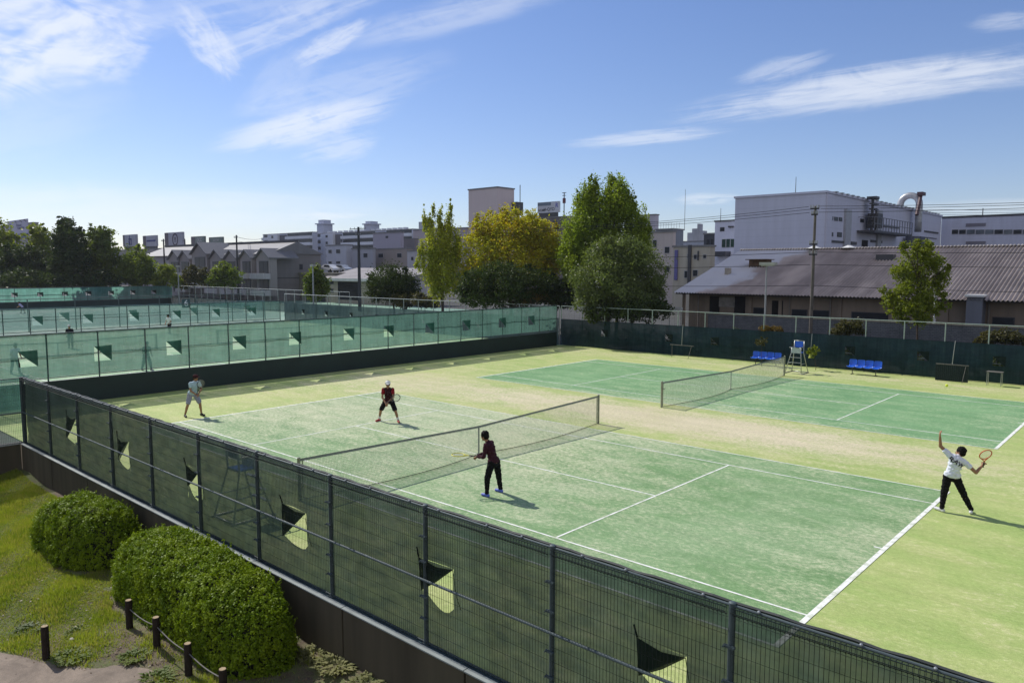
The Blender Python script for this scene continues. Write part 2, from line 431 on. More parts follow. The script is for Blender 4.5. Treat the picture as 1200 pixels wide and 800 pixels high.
# town ground to the horizon, with the sunken lawn left open
sheet('ground', [(-2500, -2500, CX0-.15, 3000), (CX0-.15, FY-.02, 2500, 3000)], M_ground, -.03)
sheet('court_apron', [(FX, FY, 19.4, BY+.3)], M_apron, 0.)
sheet('neighbouring_court_apron', [(-58.4, -34, FX, BY+.3)], M_court_left, -.004)
sheet('far_court_apron', [(-107, -34, -58.4, BY+30)], M_blue, -.004)
H, SG, B, V = 5.485, 4.115, 11.885, 6.40
def court(cx, cy, mat, z=.004, name='tennis_court_turf'):
    return sheet(name, [(cx-B-.02, cy-H-.02, cx+B+.02, cy+H+.02)], mat, z)
def court_lines(cx, cy, name='court_lines', zz=.009):
    mb = MB()
    def ln(x0, y0, x1, y1, w):
        if abs(x1-x0) > abs(y1-y0): a = (x0, y0-w/2, x1, y1+w/2)
        else: a = (x0-w/2, y0, x1+w/2, y1)
        n = max(1, int(max(a[2]-a[0], a[3]-a[1])/1.5))
        mb.add([(cx+a[0], cy+a[1], zz), (cx+a[2], cy+a[1], zz), (cx+a[2], cy+a[3], zz), (cx+a[0], cy+a[3], zz)], [(0, 1, 2, 3)])
    for s in (-1, 1):
        ln(-B+.05, s*H, B-.05, s*H, .05); ln(-B+.05, s*SG, B-.05, s*SG, .05)
        ln(s*B, -H-.025, s*B, H+.025, .10); ln(s*V, -SG+.025, s*V, SG-.025, .05)
    ln(-V+.025, 0, V-.025, 0, .05); ln(-B+.05, 0, -B+.2, 0, .05); ln(B-.2, 0, B-.05, 0, .05)
    return struct(mb.build(name, M_line))
CY2 = 17.35
M_court2 = turf('green_turf_far_court', ((.13, .275, .115), (.20, .355, .165)), ((.50, .53, .33), (.44, .49, .30)), [(0, 17.3, 4, 6, .24), (1, 11.6, 10, 1.5, .32), (11.6, 17, 1.0, 3.0, .2)], .16)
court(0, 0, M_court); court_lines(0, 0); court(0, CY2, M_court2); court_lines(0, CY2)
for k, cx in enumerate((-39.0, -80.5)):
    for cy in (0., CY2) if k == 0 else (0., CY2, 2*CY2):
        court(cx, cy, M_court_left if k == 0 else M_blue, .002); court_lines(cx, cy, zz=.008)
# lawn: a gently uneven sheet, level -1 m, with a bank of soil along the wall
def lawn_z(x, y):
    return LZ + .05*math.sin(x*.9+y*.7) + .04*math.sin(x*2.1-y*1.3+1) + .10*math.exp(-((y-FY+.2)/.5)**2)
lx = np.concatenate([np.arange(CX0-.1, 12, .22), np.arange(12, 60, 3.)]); ly = np.concatenate([np.arange(-80, -20, 4.), np.arange(-20, FY-.1, .22), [FY-.12]])
V_, F_ = [], []
for j, y in enumerate(ly):
    for i, x in enumerate(lx): V_.append((x, y, lawn_z(x, y)))
nx = len(lx)
for j in range(len(ly)-1):
    for i in range(nx-1): F_.append((j*nx+i, j*nx+i+1, (j+1)*nx+i+1, (j+1)*nx+i))
struct(npmesh('lawn', V_, F_, M_soil))
# trodden path in the lawn corner
pp = [(-.6, -14.6), (.2, -13.55), (1.0, -13.05), (1.9, -12.72), (2.7, -12.28), (3.2, -11.75), (3.75, -11.58), (4.3, -11.8), (5.0, -12.1), (5.9, -12.2), (7.0, -12.5), (8.5, -13.2), (9.5, -15.5), (4, -17), (0, -16.5)]
cxp = sum(p[0] for p in pp)/len(pp); cyp = sum(p[1] for p in pp)/len(pp)
mb = MB(); ring = []
for i in range(len(pp)):
    a, b_ = pp[i], pp[(i+1) % len(pp)]
    for t in np.linspace(0, 1, 6, endpoint=False):
        x, y = a[0]+(b_[0]-a[0])*t, a[1]+(b_[1]-a[1])*t
        x += .05*math.sin(9*x+4*y); y += .05*math.sin(7*y-5*x); ring.append((x, y))
vs = []; fs = []
NR = 14; n = len(ring)
for k in range(NR):
    s = 1-k/(NR)
    for (x, y) in ring:
        X, Y = cxp+(x-cxp)*s, cyp+(y-cyp)*s
        vs.append((X, Y, lawn_z(X, Y)+.008+.02*min(1, k/2)))
for k in range(NR-1): fs += [(k*n+i, k*n+(i+1) % n, (k+1)*n+(i+1) % n, (k+1)*n+i) for i in range(n)]
vs.append((cxp, cyp, lawn_z(cxp, cyp)+.03)); fs += [((NR-1)*n+i, (NR-1)*n+(i+1) % n, len(vs)-1) for i in range(n)]
mb.add(vs, fs); struct(mb.build('dirt_path', M_path))

# ------------------------------------------------------------------ shared paints
M_post = plain('dark_green_metal', (.066, .090, .096), .6, .05, .15, 6)
M_rail_light = plain('galvanised_rail', (.34, .36, .36), .45, .6, .15, 5)
M_post_pale = plain('pale_green_metal', (.27, .33, .29), .5, .2, .15, 5)
M_wire = plain('dark_wire', (.016, .024, .024), .5, .3, .1, 5)
M_net_near = netmat('windbreak_net_dark', (.064, .083, .068), (.050, .068, .056), .905)
M_net_left = netmat('windbreak_net_green', (.014, .034, .030), (.056, .110, .090), .79)
M_net_far = netmat('windbreak_net_far', (.014, .028, .030), (.03, .052, .05), .90)
M_flap = netmat('doubled_net', (.012, .019, .016), (.010, .018, .014), .97)
M_flap_left = netmat('doubled_net_green', (.010, .030, .024), (.015, .06, .044), .94)
M_skirt = plain('dark_green_sheet', (.010, .024, .022), .55, 0, .2, .8)
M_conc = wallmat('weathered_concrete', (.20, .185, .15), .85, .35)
M_conc_dark = wallmat('stained_concrete', (.092, .078, .052), .9, .55)
M_capstone = plain('pale_coping', (.25, .28, .275), .7, 0, .2, 2)

# ------------------------------------------------------------------ fences
def net_screen(name, parent, o2, d2, L, z0, z1, vents, mat, flapmat, mirror=False, bulge=False, off=0., wav=.02):
    """net hung along o2 + s*d2 from z0 to z1, with square wind vents cut on the diagonal, the cut half folded up"""
    nrm = Vector((-d2[1], d2[0]))
    ss = sorted(set([round(float(v), 4) for v in np.linspace(0, L, max(2, int(L/.3)))] + [round(v, 4) for q in vents for v in (q[0]-q[2]/2, q[0]+q[2]/2)]))
    zs = sorted(set([round(float(v), 4) for v in np.linspace(z0, z1, 8)] + [round(v, 4) for q in vents for v in (q[1]-q[3]/2, q[1]+q[3]/2)]))
    def P(s, z, lift=0.):
        k = wav*(math.sin(s*2.7+z*1.3)+.6*math.sin(s*6.1-z*3.+2)+.5*math.sin(z*8+s))*min(1, (z1-z)*6)*min(1, (z-z0)*6+.2)+off+lift
        return (o2[0]+d2[0]*s+nrm[0]*k, o2[1]+d2[1]*s+nrm[1]*k, z)
    mb = MB(); idx = {}
    def vi(s, z):
        key = (s, z)
        if key not in idx: idx[key] = len(mb.v); mb.v.append(P(s, z))
        return idx[key]
    for i in range(len(ss)-1):
        for j in range(len(zs)-1):
            sm, zm = (ss[i]+ss[i+1])/2, (zs[j]+zs[j+1])/2
            if any(abs(sm-q[0]) < q[2]/2 and abs(zm-q[1]) < q[3]/2 for q in vents): continue
            mb.f.append((vi(ss[i], zs[j]), vi(ss[i+1], zs[j]), vi(ss[i+1], zs[j+1]), vi(ss[i], zs[j+1]))); mb.m.append(0)
    fl = []
    for (c, zc, wd, hg) in vents:
        def U(u, v, lift=0.):
            if mirror: u = 1-u
            return P(c-wd/2+wd*u, zc-hg/2+hg*v, lift)
        # u runs towards the open lower corner; (0,1)-(1,1)-(0,l) is the folded half
        l = .29+.09*math.sin(c*5.3) if bulge else 0.
        cur = []
        for k in range(9):
            u = k/8
            cur.append((u, (l*(1-u)**1.7 + .02 + .16*max(0, (u-.72)/.28)**2.2) if bulge else 0.))
        if bulge:
            vs = [U(u, v) for u, v in cur]+[U(u, 0.) for u, v in cur]
            mb.add(vs, [(9+k, 9+k+1, k+1, k) for k in range(8)])
        mb.add([U(0, l), U(1, 1), U(0, 1)], [(0, 1, 2)])
        f = MB(); lf = -.03 if mirror else .03
        f.add([U(-.03, l-.02, -.03), U(.5, (1+l)/2-.05, -.045), U(1.02, 1.0, -.03), U(.5, .93 if bulge else 1.0, -.03), U(-.05, 1.03, -.03)], [(0, 1, 2, 3, 4)])
        if bulge:
            f.tube([U(-.03, 1.03, -.03), U(-.12, 1.22, -.02)], .012, 5); f.tube([U(1.0, 1.0, -.03), U(1.12, .45, -.02), U(1.2, .2, -.01)], .004, 4)
        fl.append(f)
    o = mb.build(name, mat, parent, smooth=True)
    for f in fl: f.build('vent_flap', flapmat, o)
    return o
def fence(name, label, a, b, h, spacing, mat, rails, rail_r=.022, post_r=.03, base=0., cap=False, n=8, group=None, first=True, z_post=0.):
    a, b = Vector(a), Vector(b); d = (b-a); L = d.length; d.normalize()
    t = thing(name, label, 'fence', (a.x, a.y, base), group)
    k = int(round(L/spacing)); sp = L/k
    pm = MB(); pm.cyl((0, 0, z_post), (0, 0, h), post_r, n=n)
    if cap: pm.cyl((0, 0, h), (0, 0, h+.012), post_r*1.12, post_r*.6, n=n)
    p0 = pm.build('post', mat, t, smooth=False)
    for i in range(k+1):
        p = p0 if i == 0 else p0.copy()
        if i: COL.objects.link(p); p.parent = t
        p.location = (d.x*sp*i, d.y*sp*i, 0)
    for (z, r, off, m_) in rails:
        q = MB(); nx_ = Vector((-d.y, d.x))*off
        q.cyl((nx_.x, nx_.y, z), (d.x*L+nx_.x, d.y*L+nx_.y, z), r, n=8)
        q.build('rail', m_, t)
    return t, d, L, sp, k
# near fence: welded wire panels on round posts, a dark windbreak net tied behind
NX0, NX1 = CX0, 22.85
NSP = 2.5
t_near, d, L, sp, k = fence('mesh_fence', 'tall dark green wire fence with torn wind net along the near side', (NX0, FY), (NX1, FY), 2.23, NSP, M_post, [(1.07, .021, -.06, M_post), (2.20, .016, 0, M_post), (.055, .016, -.01, M_post)], post_r=.038, cap=True, n=12)
wm = MB()
rw = .0034
for i in range(1, 50):
    x = i*.05; wm.cyl((x, -.045, .04), (x, -.045, 2.20), rw, n=3, caps=False)
for z in np.arange(.08, 2.2, .20): wm.cyl((.03, -.050, z), (2.47, -.050, z), rw*.75, n=3, caps=False)
for z, y in ((2.205, -.09), (2.16, -.11), (2.12, -.06)): wm.cyl((.03, y, z), (2.47, y, z), rw*1.5, n=4, caps=False)
for i in range(1, 50):
    x = i*.05; wm.tube([(x, -.045, 2.10), (x, -.105, 2.15), (x, -.085, 2.21), (x, -.03, 2.20)], rw, 3)
wp = wm.build('wire_panel', M_wire, t_near)
cl = MB()
for z in (.45, .8, 1.35, 1.75): cl.box((0, -.05, z), (.13, .035, .03)); cl.cyl((.055, -.06, z), (.055, -.09, z), .012, n=6); cl.cyl((-.055, -.06, z), (-.055, -.09, z), .012, n=6)
cl.box((0, -.005, .02), (.12, .1, .03)); cl.box((0, -.036, .9), (.02, .012, 1.75))
c0 = cl.build('clamp_set', M_post, t_near)
for i in range(k):
    for o_ in (wp, c0):
        o = o_ if i == 0 else o_.copy()
        if i: COL.objects.link(o); o.parent = t_near
        o.location = (i*sp, 0, 0)
r0_ = MB().ellipsoid((0, 0, 0), (.018, .018, .018), n=8, m=5).build('net_ring', M_rail_light, t_near)
for i in range(k*3):
    o = r0_ if i == 0 else r0_.copy()
    if i: COL.objects.link(o); o.parent = t_near
    o.location = (i*sp/3+.4+.1*math.sin(i*3.1), -.02, 2.225)
vx = [(-7.78, 1.02), (-3.93, 1.03), (.01, .98), (4.09, .95), (8.08, 1.0), (12.0, 1.03), (16.0, 1.0), (20.0, 1.02)]
net_screen('windbreak_net', t_near, (0, .04), (1, 0), NX1-NX0, .03, 2.21, [(x-NX0, z+.05*math.sin(x*2.3), .70+.08*math.sin(x*1.9+.5), .76+.08*math.sin(x*3.1)) for x, z in vx], M_net_near, M_flap, mirror=False, bulge=True, wav=.028)
hm = MB(); hm.tube([(i*.25, .045+.006*math.sin(i*1.7), 2.215+.008*math.sin(i*2.3)) for i in range(int((NX1-NX0)/.25))], .020, 6); hm.build('net_hem', plain('net_hem', (.030, .036, .034), .6), t_near)
# side fence going off to the left from the corner
t_side, d, L, sp, k = fence('mesh_fence', 'short dark green wire fence turning off at the left edge of the picture', (CX0, FY-.06), (CX0, FY-8.06), 2.23, 2.0, M_post, [(1.07, .021, .06, M_post), (2.20, .016, 0, M_post), (.055, .016, 0, M_post)], post_r=.036, cap=True, n=10)
wm = MB()
for i in range(1, int(8/.05)): wm.cyl((.045, -i*.05, .04), (.045, -i*.05, 2.2), rw, n=3, caps=False)
for z in np.arange(.08, 2.2, .2): wm.cyl((.05, -.02, z), (.05, -7.98, z), rw, n=3, caps=False)
wm.build('wire_panel', M_wire, t_side)
M_net_side = netmat('windbreak_net_thin', (.035, .075, .062), (.045, .11, .085), .62)
net_screen('windbreak_net', t_side, (-.03, 0), (0, -1), 8., 1.08, 2.2, [], M_net_side, M_flap)
M_net_low = netmat('windbreak_net_thinner', (.035, .075, .062), (.05, .10, .07), .35)
net_screen('windbreak_net', t_side, (-.03, 0), (0, -1), 8., .1, 1.05, [], M_net_low, M_flap)
# low wall that carries the near fence
rw_ = MB()
for i in range(12):
    x0, x1 = CX0+.03+i*3.0, CX0+3.0+i*3.0-.012
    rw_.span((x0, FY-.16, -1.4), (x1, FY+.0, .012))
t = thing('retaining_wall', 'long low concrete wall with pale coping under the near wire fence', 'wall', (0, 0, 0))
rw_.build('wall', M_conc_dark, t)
cp = MB()
for i in range(12):
    x0, x1 = CX0+i*3.0+.01, CX0+3.0+i*3.0-.008
    cp.span((x0, FY-.185, .014), (x1, FY-.075, .034))
cp.build('coping', M_capstone, t)
bp_ = MB(); bp_.span((CX0, FY-.072, .013), (NX1, FY+.06, .022)); bp_.build('base_strip', plain('worn_green_steel', (.06, .10, .12), .5, .3, .3, 4), t)
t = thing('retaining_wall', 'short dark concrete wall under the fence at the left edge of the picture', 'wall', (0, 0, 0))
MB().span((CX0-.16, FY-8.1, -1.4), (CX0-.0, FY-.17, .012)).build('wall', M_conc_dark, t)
MB().span((CX0-.18, FY-8.1, .014), (CX0+.02, FY-.19, .034)).build('coping', M_capstone, t)
# fence behind the left baseline, on a metre-high dark skirt
LY0 = -34.5
t_l, d, L, sp, k = fence('windbreak_fence', 'long fence of sunlit green net on dark posts behind the left baseline', (FX, LY0), (FX, 27.97), 3.06, 2.0, M_post, [(3.05, .024, 0, M_post), (2.10, .022, .05, M_post), (1.17, .02, 0, M_post)], post_r=.032, n=8)
vy = [11.87, 15.14, 18.38, 21.87, 24.98, 9.0, 5.51, 2.33, -.98, -4.11, -7.01, -10.3]
net_screen('windbreak_net', t_l, (.03, 0), (0, 1), L, 1.20, 3.04, [(y-LY0, 2.06, .68, .66) for y in vy], M_net_left, M_flap_left, mirror=True)
# (its skirt stands by itself on the ground and carries the posts)
sk = MB().span((FX-.05, LY0, -.02), (FX+.05, 27.95, 1.04)); o = sk.build('barrier_wall', M_skirt)
tag(o, 'metre-high dark green barrier at the foot of the sunlit green net fence', 'wall')
# second and third fence lines of the further courts
t_2, d, L, sp, k = fence('windbreak_fence', 'second green net fence, between the neighbouring court and the blue court', (-58.4, LY0), (-58.4, 27.9), 2.26, 2.0, M_post, [(2.25, .03, 0, M_post), (1.25, .024, .05, M_post), (.25, .03, 0, M_post)], post_r=.042, n=6)
net_screen('windbreak_net', t_2, (.03, 0), (0, 1), L, .25, 2.24, [(y-LY0, 1.2, .8, .8) for y in np.arange(-20, 27, 4.05)], netmat('windbreak_net_mid', (.018, .038, .033), (.036, .080, .066), .50), M_flap_left, mirror=True)
t_2b, d, L, sp, k = fence('windbreak_fence', 'thin dark fence of tall posts just behind the second green net fence', (-61.6, LY0), (-61.6, 27.9), 3.0, 4.0, M_post, [(2.98, .03, 0, M_post), (1.3, .024, 0, M_post)], post_r=.045, n=6)
net_screen('windbreak_net', t_2b, (.03, 0), (0, 1), L, .25, 2.2, [(y-LY0, 1.25, .8, .8) for y in np.arange(-17, 27, 6.1)], netmat('windbreak_net_sheer', (.015, .04, .05), (.03, .09, .10), .36), M_flap_left, mirror=True)
t_3, d, L, sp, k = fence('windbreak_fence', 'farthest pale green net fence in front of the dark trees', (-107, -10), (-107, 37.3), 2.95, 3.2, M_post, [(2.93, .04, 0, M_post), (1.95, .035, .05, M_post), (.98, .03, 0, M_post)], post_r=.05, n=6)
net_screen('windbreak_net', t_3, (.03, 0), (0, 1), L, .98, 2.93, [(y+10, 2.0, .75, .6) for y in np.arange(-4, 37, 3.2)], netmat('windbreak_net_pale', (.03, .07, .06), (.11, .25, .20), .92), M_flap, mirror=True)
o = MB().span((-107.05, -10, -.02), (-106.95, 37.2, .94)).build('barrier_wall', M_skirt); tag(o, 'dark low barrier under the farthest pale green net fence', 'wall')
# far fence along the street: dark net below, open wire above
def far_fence(label, x0, x1, pale, nz, mat_net, vents=(), y=BY):
    t_, d, L, sp, k = fence('street_fence', label, (x0, y), (x1, y), 3.0, 2.0, pale, [(2.98, .024, 0, pale), (nz, .012, 0, M_wire), (1.0, .02, .05, M_post)], post_r=.034, n=8)
    wm = MB()
    for z in np.arange(nz+.14, 2.95, .14): wm.cyl((0, .03, z), (L, .03, z), .005, n=3, caps=False)
    for i in range(int(L/.5)): wm.cyl((i*.5+.2, .03, nz), (i*.5+.2, .03, 2.97), .004, n=3, caps=False)
    wm.build('wire_mesh', M_wire, t_)
    if mat_net: net_screen('windbreak_net', t_, (0, -.085), (1, 0), L, .04, nz, [(x-x0, 1.15, .55, .5) for x in vents], mat_net, M_flap, mirror=True, wav=.03)
    return t_
far_fence('fence beyond the far court with dark net below and pale posts above', FX+.1, 22.65, M_post_pale, 2.0, M_net_far, [-15.2, -9.9, -6.5, -1.2, 1.9, 5.7, 9.2, 12.5])
far_fence('dark net street fence behind the neighbouring court, left of the big trees', -58.3, FX-.1, M_rail_light, 2.05, netmat('windbreak_net_grey', (.05, .075, .075), (.06, .09, .085), .88), [-54.5, -50.2, -45.9, -41.8, -35, -28])
far_fence('grey wire street fence with pale posts in front of the bushes at far left', -106.6, -58.5, M_rail_light, 1.2, netmat('windbreak_net_dim', (.03, .05, .052), (.03, .05, .05), .75), y=BY+8.8)

# ------------------------------------------------------------------ court nets
M_cord = plain('net_cord', (.62, .62, .48), .8, 0, .3, 9)
M_cord_dark = plain('net_cord_dark', (.018, .022, .02), .7)
M_band = plain('net_headband', (.20, .215, .20), .8, 0, .15, 8)
M_netpost = plain('net_post_pale', (.25, .26, .19), .5, .3, .2, 8)
def tennis_net(cx, cy, label, fine=True, group=None):
    t = thing('tennis_net', label, 'tennis net', (cx, cy, 0), group)
    Wd = 6.4
    def top(y): return .914+.156*min(1, abs(y)/Wd)
    def px_(y, z):
        a = abs(y)/Wd; k = .34*math.sin(math.pi*min(1, a**.85))
        return k*(1-z/1.0)**1.2 if z < 1 else 0
    st = .045 if fine else .15
    mb = MB(); r = .0036 if fine else .006
    ny = int(2*Wd/st)
    zl = np.linspace(.05, 1, 4)
    for i in range(ny+1):
        y = -Wd+i*st; T = top(y)-.04
        pts = [(px_(y, T*z), y, .03+(T-.03)*z) for z in (0, .3, .65, 1)]
        mb.tube(pts, r, 3)
    nz = 22 if fine else 7
    for j in range(nz+1):
        z = j/nz
        mb.tube([(px_(y, (top(y)-.04)*z), y, .03+(top(y)-.07)*z) for y in np.linspace(-Wd, Wd, 29)], r, 3)
    mb.build('netting', M_cord, t)
    bt = MB(); bt.tube([(px_(y, .0), y, .028) for y in np.linspace(-Wd, Wd, 41)], .012, 5); bt.build('bottom_cord', M_cord_dark, t)
    hb = MB()
    ys = np.linspace(-Wd, Wd, 33)
    for i in range(32):
        y0, y1 = ys[i], ys[i+1]
        for s_ in (-1, 1):
            hb.add([(s_*.012, y0, top(y0)-.06), (s_*.012, y1, top(y1)-.06), (s_*.004, y1, top(y1)+.004), (s_*.004, y0, top(y0)+.004)], [(0, 1, 2, 3) if s_ > 0 else (3, 2, 1, 0)])
    hb.build('headband', M_band, t)
    cs = MB(); cs.box((0, 0, .46), (.012, .05, .91)); cs.box((.0, 0, .02), (.1, .07, .03)); cs.build('centre_strap', M_band, t)
    for s_ in (-1, 1):
        p = MB(); p.cyl((0, s_*Wd, -.02), (0, s_*Wd, 1.10), .042, n=12); p.cyl((0, s_*Wd, 1.10), (0, s_*Wd, 1.115), .047, .03, n=12)
        for z in np.arange(.12, 1.05, .15): p.cyl((0, s_*(Wd-.03), z), (0, s_*(Wd-.09), z), .008, n=5)
        p.box((0, s_*(Wd-.10), .55), (.014, .03, 1.0))
        if s_ < 0: p.cyl((.05, s_*Wd, .8), (.13, s_*Wd, .8), .02, n=8); p.cyl((.11, s_*Wd, .8), (.11, s_*Wd+.13, .86), .008, n=6)
        p.build('net_post', M_netpost, t)
    return t
tennis_net(0, 0, 'tennis net across the near court, beside the player in the maroon shirt')
tennis_net(0, CY2, 'tennis net across the far court, ending by the umpire chair with a blue seat')
tennis_net(-39, 0, 'nearer tennis net on the neighbouring court seen through the sunlit green fence', False)
tennis_net(-39, CY2, 'farther tennis net on the neighbouring court seen through the sunlit green fence', False)
# ------------------------------------------------------------------ court furniture
M_alu = plain('aluminium_frame', (.42, .43, .42), .4, .7, .12, 6)
M_blue_pl = plain('blue_plastic', (.012, .10, .52), .3, 0, .1, 5, .5)
M_pale_pl = plain('pale_board', (.42, .47, .46), .5, 0, .15, 6)
def umpire_chair(label, x, y, rz):
    t = thing('umpire_chair', label, 'umpire chair', (x, y, 0), None, rz)
    f = MB()   # local -Y is the front
    for sx in (-1, 1):
        f.tube([(sx*.46, -.52, .02), (sx*.27, -.18, 1.15), (sx*.26, -.16, 1.46)], .022, 7)
        f.tube([(sx*.46, .48, .02), (sx*.27, .20, 1.15), (sx*.27, .24, 1.80)], .022, 7)
        f.tube([(sx*.47, -.58, .022), (sx*.47, .55, .022)], .022, 7)
        f.tube([(sx*.27, .22, 1.46), (sx*.27, -.34, 1.47), (sx*.27, -.40, 1.44)], .02, 7)
        f.tube([(sx*.37, -.34, .55), (sx*.37, .34, .55)], .016, 6)
    f.tube([(-.27, .24, 1.80), (.27, .24, 1.80)], .02, 7); f.tube([(-.46, .48, .03), (.46, .48, .03)], .02, 7)
    f.build('frame', M_alu, t, smooth=True)
    for z, yy, hw in ((.34, -.44, .40), (.62, -.36, .355), (.90, -.28, .31)):
        MB().box((0, yy-.02, z), (hw*2, .10, .025)).build('step', M_alu, t)
    MB().box((0, .02, 1.16), (.52, .40, .035)).build('seat', M_blue_pl, t)
    b = MB(); b.box((0, .215, 1.60), (.44, .03, .34), rot=Matrix.Rotation(-.12, 3, 'X'))
    o = b.build('backrest', M_blue_pl, t); bv = o.modifiers.new('b', 'BEVEL'); bv.width = .012; bv.segments = 2
    MB().box((0, -.2, 1.28), (.50, .02, .30)).build('front_board', M_pale_pl, t)
    return t
umpire_chair('tall umpire chair with blue seat standing at the end of the far net', .06, 25.35, 0)
umpire_chair('umpire chair seen dimly through the near dark net at the end of the near net', .05, -7.95, math.pi)
M_steel_dk = plain('dark_steel_leg', (.06, .06, .06), .5, .5)
def seat_shell():
    mb = MB(); prof = [(-.225, .40), (-.21, .425), (-.10, .415), (.05, .40), (.15, .41), (.19, .45), (.215, .55), (.235, .68), (.245, .79), (.243, .80)]
    W_ = 13; vs = []
    for (yy, z) in prof:
        for i in range(W_):
            u = i/(W_-1)*2-1; e = abs(u)**4
            vs.append((u*.205*(1-.04*max(0, z-.7)*10), yy-.03*e*(1 if z > .5 else 0), z+.04*e*(1 if z < .5 else 0)-.025*e*(1 if z > .78 else 0)))
    fs = [(j*W_+i, j*W_+i+1, (j+1)*W_+i+1, (j+1)*W_+i) for j in range(len(prof)-1) for i in range(W_-1)]
    return mb.add(vs, fs)
def bench(label, x, y, rz):
    t = thing('seat_bench', label, 'bench', (x, y, 0), 'blue plastic seat benches by the far fence', rz)
    for i in range(4):
        o = seat_shell().build('seat', M_blue_pl, t, smooth=True, loc=((i-1.5)*.44, 0, 0))
        m = o.modifiers.new('s', 'SOLIDIFY'); m.thickness = .014
    MB().box((0, 0, .372), (1.80, .05, .04)).build('beam', M_steel_dk, t)
    for s_ in (-1, 1):
        l = MB(); l.cyl((s_*.62, 0, .02), (s_*.62, 0, .352), .022, n=8); l.box((s_*.62, 0, .012), (.05, .42, .024)); l.build('leg', M_steel_dk, t)
    return t
bench('row of four blue plastic seats left of the umpire chair', -2.62, 27.35, R(4))
bench('row of four blue plastic seats right of the umpire chair', 3.12, 27.05, R(-2))
M_wood_grey = plain('grey_wood', (.13, .125, .11), .8, 0, .3, 10)
M_bristle = plain('dark_bristle', (.019, .032, .031), .95, 0, .3, 30)
def drag_brush(label, x, y, w_, z, lean, handle, mat=True):
    t = thing('court_drag_brush', label, 'court brush', (x, y, 0), 'wide court brushes stood against the far net')
    MB().box((0, 0, z), (w_, .07, .05)).build('bar', M_wood_grey, t)
    m = MB(); n = int(w_/.03)
    for i in range(n):
        xx = -w_/2+.015+i*.03; m.box((xx, .01*math.sin(i*2.1), z-.025-(z-.06)*.5), (.026, .05, (z-.06)))
    if mat: m.build('drag_mat', M_bristle, t)
    h = MB(); h.tube([(0, 0, z), (lean*.5, -.01, (z+handle)/2), (lean, .02, handle)], .017, 7); h.build('handle', M_alu, t)
    f = MB(); f.tube([(-w_*.42, .0, z), (-w_*.42, .02, .02)], .015, 6); f.tube([(w_*.42, 0, z), (w_*.36, -.25, .02)], .015, 6); f.build('prop', M_wood_grey, t)
drag_brush('wide court brush with upright handle, left of the far seats', -8.25, 27.2, 1.7, .84, .05, 2.2, False)
drag_brush('wide court brush with upright handle, nearest the right edge of the picture', 7.3, 27.45, 1.5, .90, .08, 2.15)
t = thing('broom', 'yellow-headed broom hung on the dark net beside the umpire chair', 'broom', (-.1, 27.75, 0))
MB().tube([(.05, 0, 2.05), (0, 0, .95)], .016, 7).build('handle', M_rail_light, t)
m = MB(); m.box((0, 0, .93), (.10, .06, .10)); m.cyl((0, 0, .88), (0, -.02, .62), .06, .10, n=10); m.build('brush_head', plain('yellow_bristle', (.42, .44, .10), .8), t)
t = thing('folding_table', 'small grey folding table by the dark net at the right edge', 'table', (9.2, 27.5, 0))
MB().box((0, 0, .70), (.7, .45, .03)).build('tabletop', M_wood_grey, t)
for sx in (-1, 1):
    for sy in (-1, 1): MB().cyl((sx*.3, sy*.18, 0), (sx*.3, sy*.18, .685), .014, n=6).build('leg', M_alu, t)

# ------------------------------------------------------------------ people
M_skin = plain('skin_tan', (.30, .155, .085), .55, 0, .06, 12, .3)
M_hair = plain('black_hair', (.007, .006, .006), .8, 0, .2, 40, .12)
M_eye = plain('eye_dark', (.01, .01, .012), .3)
def blob(name, mb, voxel, mat, parent, it=5, fold=0.):
    o = mb.build('tmp', mat)
    r_ = o.modifiers.new('r', 'REMESH'); r_.mode = 'VOXEL'; r_.voxel_size = voxel
    s_ = o.modifiers.new('s', 'SMOOTH'); s_.factor = .5; s_.iterations = it
    dg = bpy.context.evaluated_depsgraph_get()
    me = bpy.data.meshes.new_from_object(o.evaluated_get(dg)); me.name = name
    bpy.data.objects.remove(o)
    me.polygons.foreach_set('use_smooth', [True]*len(me.polygons))
    if fold:      # cloth folds
        me.update(); co = [(v.co.copy(), v.normal.copy()) for v in me.vertices]
        for v, (c, n_) in zip(me.vertices, co):
            k = math.sin(c.z*46+3*math.sin(c.x*17+c.y*13))+.8*math.sin(c.x*38+c.y*31+c.z*22+2*math.sin(c.z*19))+.6*math.sin(c.z*80-c.x*50)
            v.co = c+n_*fold*k
    f = bpy.data.objects.new(name, me); COL.objects.link(f); f.parent = parent
    me.materials.clear(); me.materials.append(mat)
    return f
RV, DV = Vector((.742, .671, 0)).normalized(), Vector((-.671, .742, 0)).normalized()
def rd(r_, d_, z_): return RV*r_+DV*d_+Vector((0, 0, z_))
